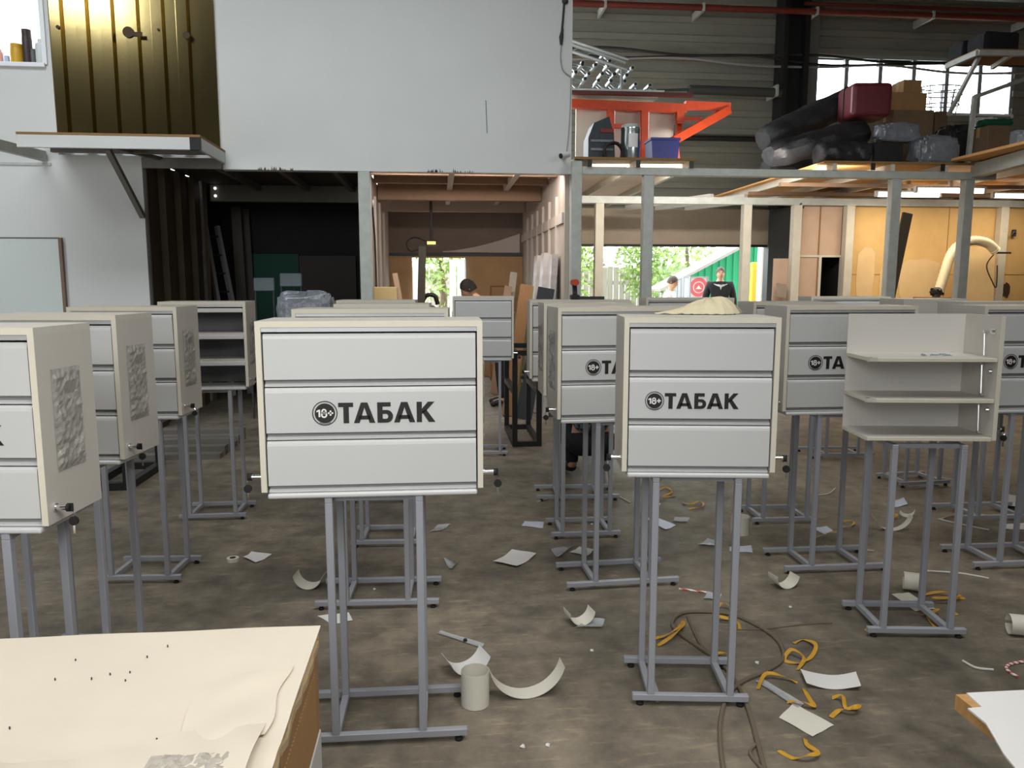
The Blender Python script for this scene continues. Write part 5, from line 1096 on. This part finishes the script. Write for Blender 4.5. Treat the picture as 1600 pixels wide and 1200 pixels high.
# ---------------------------------------------------------------- people
def skin_mesh(V, E_, root=0, sub=2):
    """V: [(point, radius)], E_: edges; returns a smooth skinned mesh"""
    me = bpy.data.meshes.new('skel'); me.from_pydata([v[0] for v in V], E_, []); o = bpy.data.objects.new('skel', me); COL.objects.link(o)
    o.modifiers.new('s', 'SKIN'); sl = me.skin_vertices[0].data
    for i, v in enumerate(V):
        r = v[1]; sl[i].radius = r if isinstance(r, tuple) else (r, r); sl[i].use_root = (i == root)
    s = o.modifiers.new('u', 'SUBSURF'); s.levels = s.render_levels = sub
    dg = bpy.context.evaluated_depsgraph_get(); r = bpy.data.meshes.new_from_object(o.evaluated_get(dg)); bpy.data.objects.remove(o); bpy.data.meshes.remove(me)
    return r
def head_bm(b, c, yaw, pitch, s=1.0):
    """adds a head with nose, ears, lips and brows to a bmesh; faces -y before turning"""
    M = Matrix.Translation(c) @ Matrix.Rotation(yaw, 4, 'Z') @ Matrix.Rotation(pitch, 4, 'X'); nu, nv = 24, 18; rows = []
    for j in range(nv + 1):
        t = PI * j / nv; row = []
        for i in range(nu):
            a = 2 * PI * i / nu; x = math.sin(t) * math.cos(a) * .077; y = math.sin(t) * math.sin(a) * .098; z = math.cos(t) * .118
            if z < -.02: k = 1 + (z + .02) * 2.6; x *= k; y = y * (1 + (z + .02) * 1.4) - (.012 if y < 0 else -.0) * min(1, -z * 9)
            if y < 0: f = max(0, 1 - abs(x) / .022); y -= .020 * f * max(0, 1 - abs(z + .018) / .030) ; y -= .006 * max(0, 1 - abs(x) / .03) * max(0, 1 - abs(z + .065) / .012); y += .007 * max(0, 1 - abs(abs(x) - .032) / .018) * max(0, 1 - abs(z - .012) / .016)
            row.append(b.verts.new(M @ (Vector((x, y, z)) * s)))
        rows.append(row)
    for j in range(nv):
        for i in range(nu):
            try: b.faces.new([rows[j][i], rows[j + 1][i], rows[j + 1][(i + 1) % nu], rows[j][(i + 1) % nu]])
            except ValueError: pass
    for sx in (-1, 1):
        for z0, r0 in ((.005, .03),):
            vs_ = []
            for j in range(7):
                for i in range(8):
                    t = PI * j / 6; a = 2 * PI * i / 8; vs_.append(b.verts.new(M @ (Vector((sx * .076 + math.sin(t) * math.cos(a) * .010, .012 + math.sin(t) * math.sin(a) * .018, -.005 + math.cos(t) * r0)) * s)))
            for j in range(6):
                for i in range(8): b.faces.new([vs_[j * 8 + i], vs_[(j + 1) * 8 + i], vs_[(j + 1) * 8 + (i + 1) % 8], vs_[j * 8 + (i + 1) % 8]])
    return M
def person(label, loc, rz, J, hair=HAIR, shirt=BLACKC, pants=BLACKC, long_sleeve=True, hy=0, hp=0, beard=False, hairk=1.0):
    """J: joint name -> local point; figure faces -y"""
    root = thing('person', label, 'person', loc, rz); j = {k: Vector(v) for k, v in J.items()}
    V = []; E_ = []; ix = {}
    def nd(n, p, r): ix[n] = len(V); V.append((p, r)); return ix[n]
    def ed(a, b): E_.append((ix[a], ix[b]))
    mid = j['pel'].lerp(j['che'], .5)
    nd('pel', j['pel'], (.14, .10)); nd('mid', mid, (.125, .09)); nd('che', j['che'], (.14, .10)); nd('nek', j['nek'], .058); nd('hd', j['hd'] - (j['hd'] - j['nek']) * .35, .056)
    for a, b in (('pel', 'mid'), ('mid', 'che'), ('che', 'nek'), ('nek', 'hd')): ed(a, b)
    for s in 'LR':
        nd('sh' + s, j['sh' + s], .058); nd('el' + s, j['el' + s], .043); nd('wr' + s, j['wr' + s], .028); ed('che', 'sh' + s); ed('sh' + s, 'el' + s); ed('el' + s, 'wr' + s)
        d = (j['wr' + s] - j['el' + s]).normalized(); n_ = d.orthogonal().normalized() if abs(d.x) > .9 else d.cross(Vector((1, 0, 0))).normalized(); w_ = d.cross(n_).normalized(); sx = -1 if s == 'L' else 1
        nd('pm' + s, j['wr' + s] + d * .06, (.034, .018)); ed('wr' + s, 'pm' + s)
        for k in range(4):
            o = w_ * ((k - 1.5) * .019); l = (.072, .084, .078, .060)[k]
            nd('f%d' % k + s, j['wr' + s] + d * .095 + o, .0095); ed('pm' + s, 'f%d' % k + s); nd('g%d' % k + s, j['wr' + s] + d * (.095 + l * .55) + o + n_ * .010, .0088); ed('f%d' % k + s, 'g%d' % k + s); nd('h%d' % k + s, j['wr' + s] + d * (.095 + l * .85) + o + n_ * .032, .008); ed('g%d' % k + s, 'h%d' % k + s)
        nd('t0' + s, j['wr' + s] + d * .04 - w_ * .034, .011); ed('pm' + s, 't0' + s); nd('t1' + s, j['wr' + s] + d * .085 - w_ * .052 + n_ * .012, .0095); ed('t0' + s, 't1' + s)
        nd('hi' + s, j['hi' + s], .088); nd('kn' + s, j['kn' + s], .058); nd('an' + s, j['an' + s], .04); nd('to' + s, j['to' + s], (.042, .028)); ed('pel', 'hi' + s); ed('hi' + s, 'kn' + s); ed('kn' + s, 'an' + s); ed('an' + s, 'to' + s)
    bm_ = bmesh.new(); sm = skin_mesh(V, E_); bm_.from_mesh(sm); M = head_bm(bm_, j['hd'], hy, hp)
    me = bpy.data.meshes.new('body'); bmesh.ops.recalc_face_normals(bm_, faces=bm_.faces); bm_.to_mesh(me); bm_.free(); me.materials.append(SKIN)
    for p in me.polygons: p.use_smooth = True
    put(None, me, 'body', root)
    def cloth(nm, names, rr, edges, m_):
        vv = [(V[ix[n]][0], rr[i]) for i, n in enumerate(names)]; k = skin_mesh(vv, [(names.index(a), names.index(b)) for a, b in edges]); k.materials.append(m_)
        for p in k.polygons: p.use_smooth = True
        put(None, k, nm, root)
    nd('col', j['che'].lerp(j['nek'], .72), .07); nm_ = ['pel', 'mid', 'che', 'col']; rr = [(.185, .15), (.165, .13), (.20, .15), (.085, .08)]; ee = [('pel', 'mid'), ('mid', 'che'), ('che', 'col')]
    for s in 'LR': nm_ += ['sh' + s, 'el' + s]; rr += [.085, .060]; ee += [('che', 'sh' + s), ('sh' + s, 'el' + s)]
    if long_sleeve:
        for s in 'LR': nm_ += ['wr' + s]; rr += [.038]; ee += [('el' + s, 'wr' + s)]
    cloth('shirt', nm_, rr, ee, shirt)
    nm_ = ['pel']; rr = [(.165, .128)]; ee = []
    for s in 'LR': nm_ += ['hi' + s, 'kn' + s, 'an' + s]; rr += [.106, .076, .060]; ee += [('pel', 'hi' + s), ('hi' + s, 'kn' + s), ('kn' + s, 'an' + s)]
    cloth('trousers', nm_, rr, ee, pants)
    for s in 'LR':
        k = skin_mesh([(j['an' + s] - Vector((0, 0, .02)), .052), (j['an' + s].lerp(j['to' + s], .55), (.054, .042)), (j['to' + s] + (j['to' + s] - j['an' + s]).normalized() * .03, (.046, .034))], [(0, 1), (1, 2)]); k.materials.append(RUBBER); put(None, k, 'shoe', root)
    m = MB(); nu, nv = 26, 12; rows = []; q = random.Random(3)
    for a in range(nv + 1):
        t = a / nv * R(104); row = []
        for i in range(nu):
            an = 2 * PI * i / nu; fr = max(0, -math.sin(an)); tt = t * (1 - .42 * fr ** 1.2); k = 1.06 + .045 * hairk * q.random()
            row.append(m.b.verts.new(M @ Vector((math.sin(tt) * math.cos(an) * .079 * k, math.sin(tt) * math.sin(an) * .10 * k + .004, math.cos(tt) * .121 * (k + .02 * hairk)))))
        rows.append(row)
    for a in range(nv):
        for i in range(nu): m._f([rows[a][i], rows[a + 1][i], rows[a + 1][(i + 1) % nu], rows[a][(i + 1) % nu]])
    m.build('hair', hair, root, True)
    for sx in (-1, 1):
        e = MB(); e.blob((0, 0, 0), .011, .008, .008, 10, 8); bmesh.ops.transform(e.b, matrix=M @ Matrix.Translation((sx * .032, -.083, .012)), verts=e.b.verts); e.mi = 0; e.build('eye', mat('eye_dark', srgb(40, 32, 30), .3), root, True)
        e = MB(); e.box(-.017, .017, -.004, .004, -.003, .003); bmesh.ops.transform(e.b, matrix=M @ Matrix.Translation((sx * .032, -.091, .031)), verts=e.b.verts); e.build('eyebrow', hair, root)
    e = MB(); e.box(-.022, .022, -.003, .003, -.003, .003); bmesh.ops.transform(e.b, matrix=M @ Matrix.Translation((0, -.102, -.062)), verts=e.b.verts); e.build('mouth', mat('lip', srgb(150, 84, 76), .5), root)
    return root, M
def stand_pose(h=1.78, lean=0, arms=None):
    k = h / 1.78; J = dict(pel=(0, 0, .96), che=(0, -.02 - lean * .5, 1.32), nek=(0, -.01 - lean, 1.50), hd=(0, -.035 - lean * 1.25, 1.655), hiL=(-.10, 0, .90), hiR=(.10, 0, .90), knL=(-.11, -.02, .50), knR=(.11, -.02, .50), anL=(-.115, .01, .09), anR=(.115, .01, .09), toL=(-.13, -.14, .035), toR=(.13, -.14, .035),
             shL=(-.19, -lean * .85, 1.43), shR=(.19, -lean * .85, 1.43), elL=(-.26, .03, 1.15), elR=(.26, .03, 1.15), wrL=(-.27, -.06, .90), wrR=(.27, -.06, .90))
    if arms: J.update(arms)
    return {a: (b[0] * k, b[1] * k, b[2] * k) for a, b in J.items()}
BLONDE = mat('short_brown_hair', srgb(70, 54, 44), .6, bump=.6, bscale=120)
Y = 14.4; p = at(1125, 440, Y)
pr_, M = person('person standing outside facing the hall, in a black long-sleeved top with a pale winged emblem', (p.x, Y, -.01), R(-14), stand_pose(1.92, 0, dict(che=(0, -.02, 1.38), shL=(-.185, 0, 1.47), shR=(.185, 0, 1.47), nek=(0, -.01, 1.53))), BLONDE)
m = MB(); W_ = [(0, -.07), (.018, -.01), (.05, .0), (.12, .035), (.13, .05), (.06, .035), (.03, .04), (.012, .02), (0, .04)]; W_ = W_ + [(-a, b) for a, b in W_[-2:0:-1]]
m.prism(W_, .003, lambda x, y, z: (x, -.165 - z + abs(x) * .3, 1.545 + y)); m.build('chest_emblem', mat('silver_print', srgb(206, 206, 206), .4), pr_)
Y = 14.6; p = at(1043, 450, Y)
BOTH = mat('white_black_jersey', srgb(238, 238, 238), .8)
person('person outside turned sideways, head bowed, white shirt, hands held forward', (p.x, Y, -.01), R(62), stand_pose(1.74, .05, dict(elL=(-.24, -.05, 1.14), elR=(.24, -.05, 1.14), wrL=(-.12, -.28, 1.12), wrR=(.10, -.30, 1.12))), BLONDE, BOTH, mat('navy_cloth', srgb(50, 56, 74), .8), False, hp=R(16))
Y = 10.0; p = at(741, 450, Y)
person('dark-haired person in a black shirt stooping over work at the saw room entrance', (p.x + .36, Y, 0), R(-90), stand_pose(1.76, .40, dict(che=(0, -.20, 1.26), nek=(0, -.34, 1.42), hd=(0, -.44, 1.53), shL=(-.19, -.28, 1.36), shR=(.19, -.28, 1.36), elL=(-.22, -.42, 1.08), elR=(.22, -.42, 1.08), wrL=(-.12, -.62, 1.02), wrR=(.12, -.62, 1.02))), HAIR, BLACKC, BLACKC, False, hp=R(28), hairk=2.2)
# crouching person behind the 18+ cabinet
PLAID = bpy.data.materials.new('plaid_cloth'); PLAID.use_nodes = True; nt = PLAID.node_tree; ck = nt.nodes.new('ShaderNodeTexChecker'); ck.inputs[1].default_value = (*srgb(40, 62, 84), 1); ck.inputs[2].default_value = (*srgb(116, 138, 142), 1); ck.inputs[3].default_value = 26
tcn = nt.nodes.new('ShaderNodeTexCoord'); nt.links.new(tcn.outputs['Object'], ck.inputs[0]); nt.links.new(ck.outputs[0], nt.nodes['Principled BSDF'].inputs[0]); nt.nodes['Principled BSDF'].inputs['Roughness'].default_value = .85
J = dict(pel=(0, .12, .36), che=(0, -.10, .70), nek=(0, -.20, .88), hd=(0, -.27, 1.01), hiL=(-.13, .06, .28), hiR=(.13, .06, .28), knL=(-.15, -.32, .46), knR=(.15, -.32, .46), anL=(-.13, .0, .09), anR=(.13, .0, .09), toL=(-.15, -.17, .04), toR=(.15, -.17, .04),
         shL=(-.17, -.14, .80), shR=(.17, -.14, .80), elL=(-.17, -.36, .62), elR=(.17, -.36, .62), wrL=(-.09, -.50, .44), wrR=(.09, -.50, .44))
p = fl(908, 742); person('person in a plaid shirt and dark trousers crouching behind the wide 18+ cabinet', (p.x + .06, p.y + .0, 0), R(186), J, HAIR, PLAID, BLACKC, True, hp=R(30))
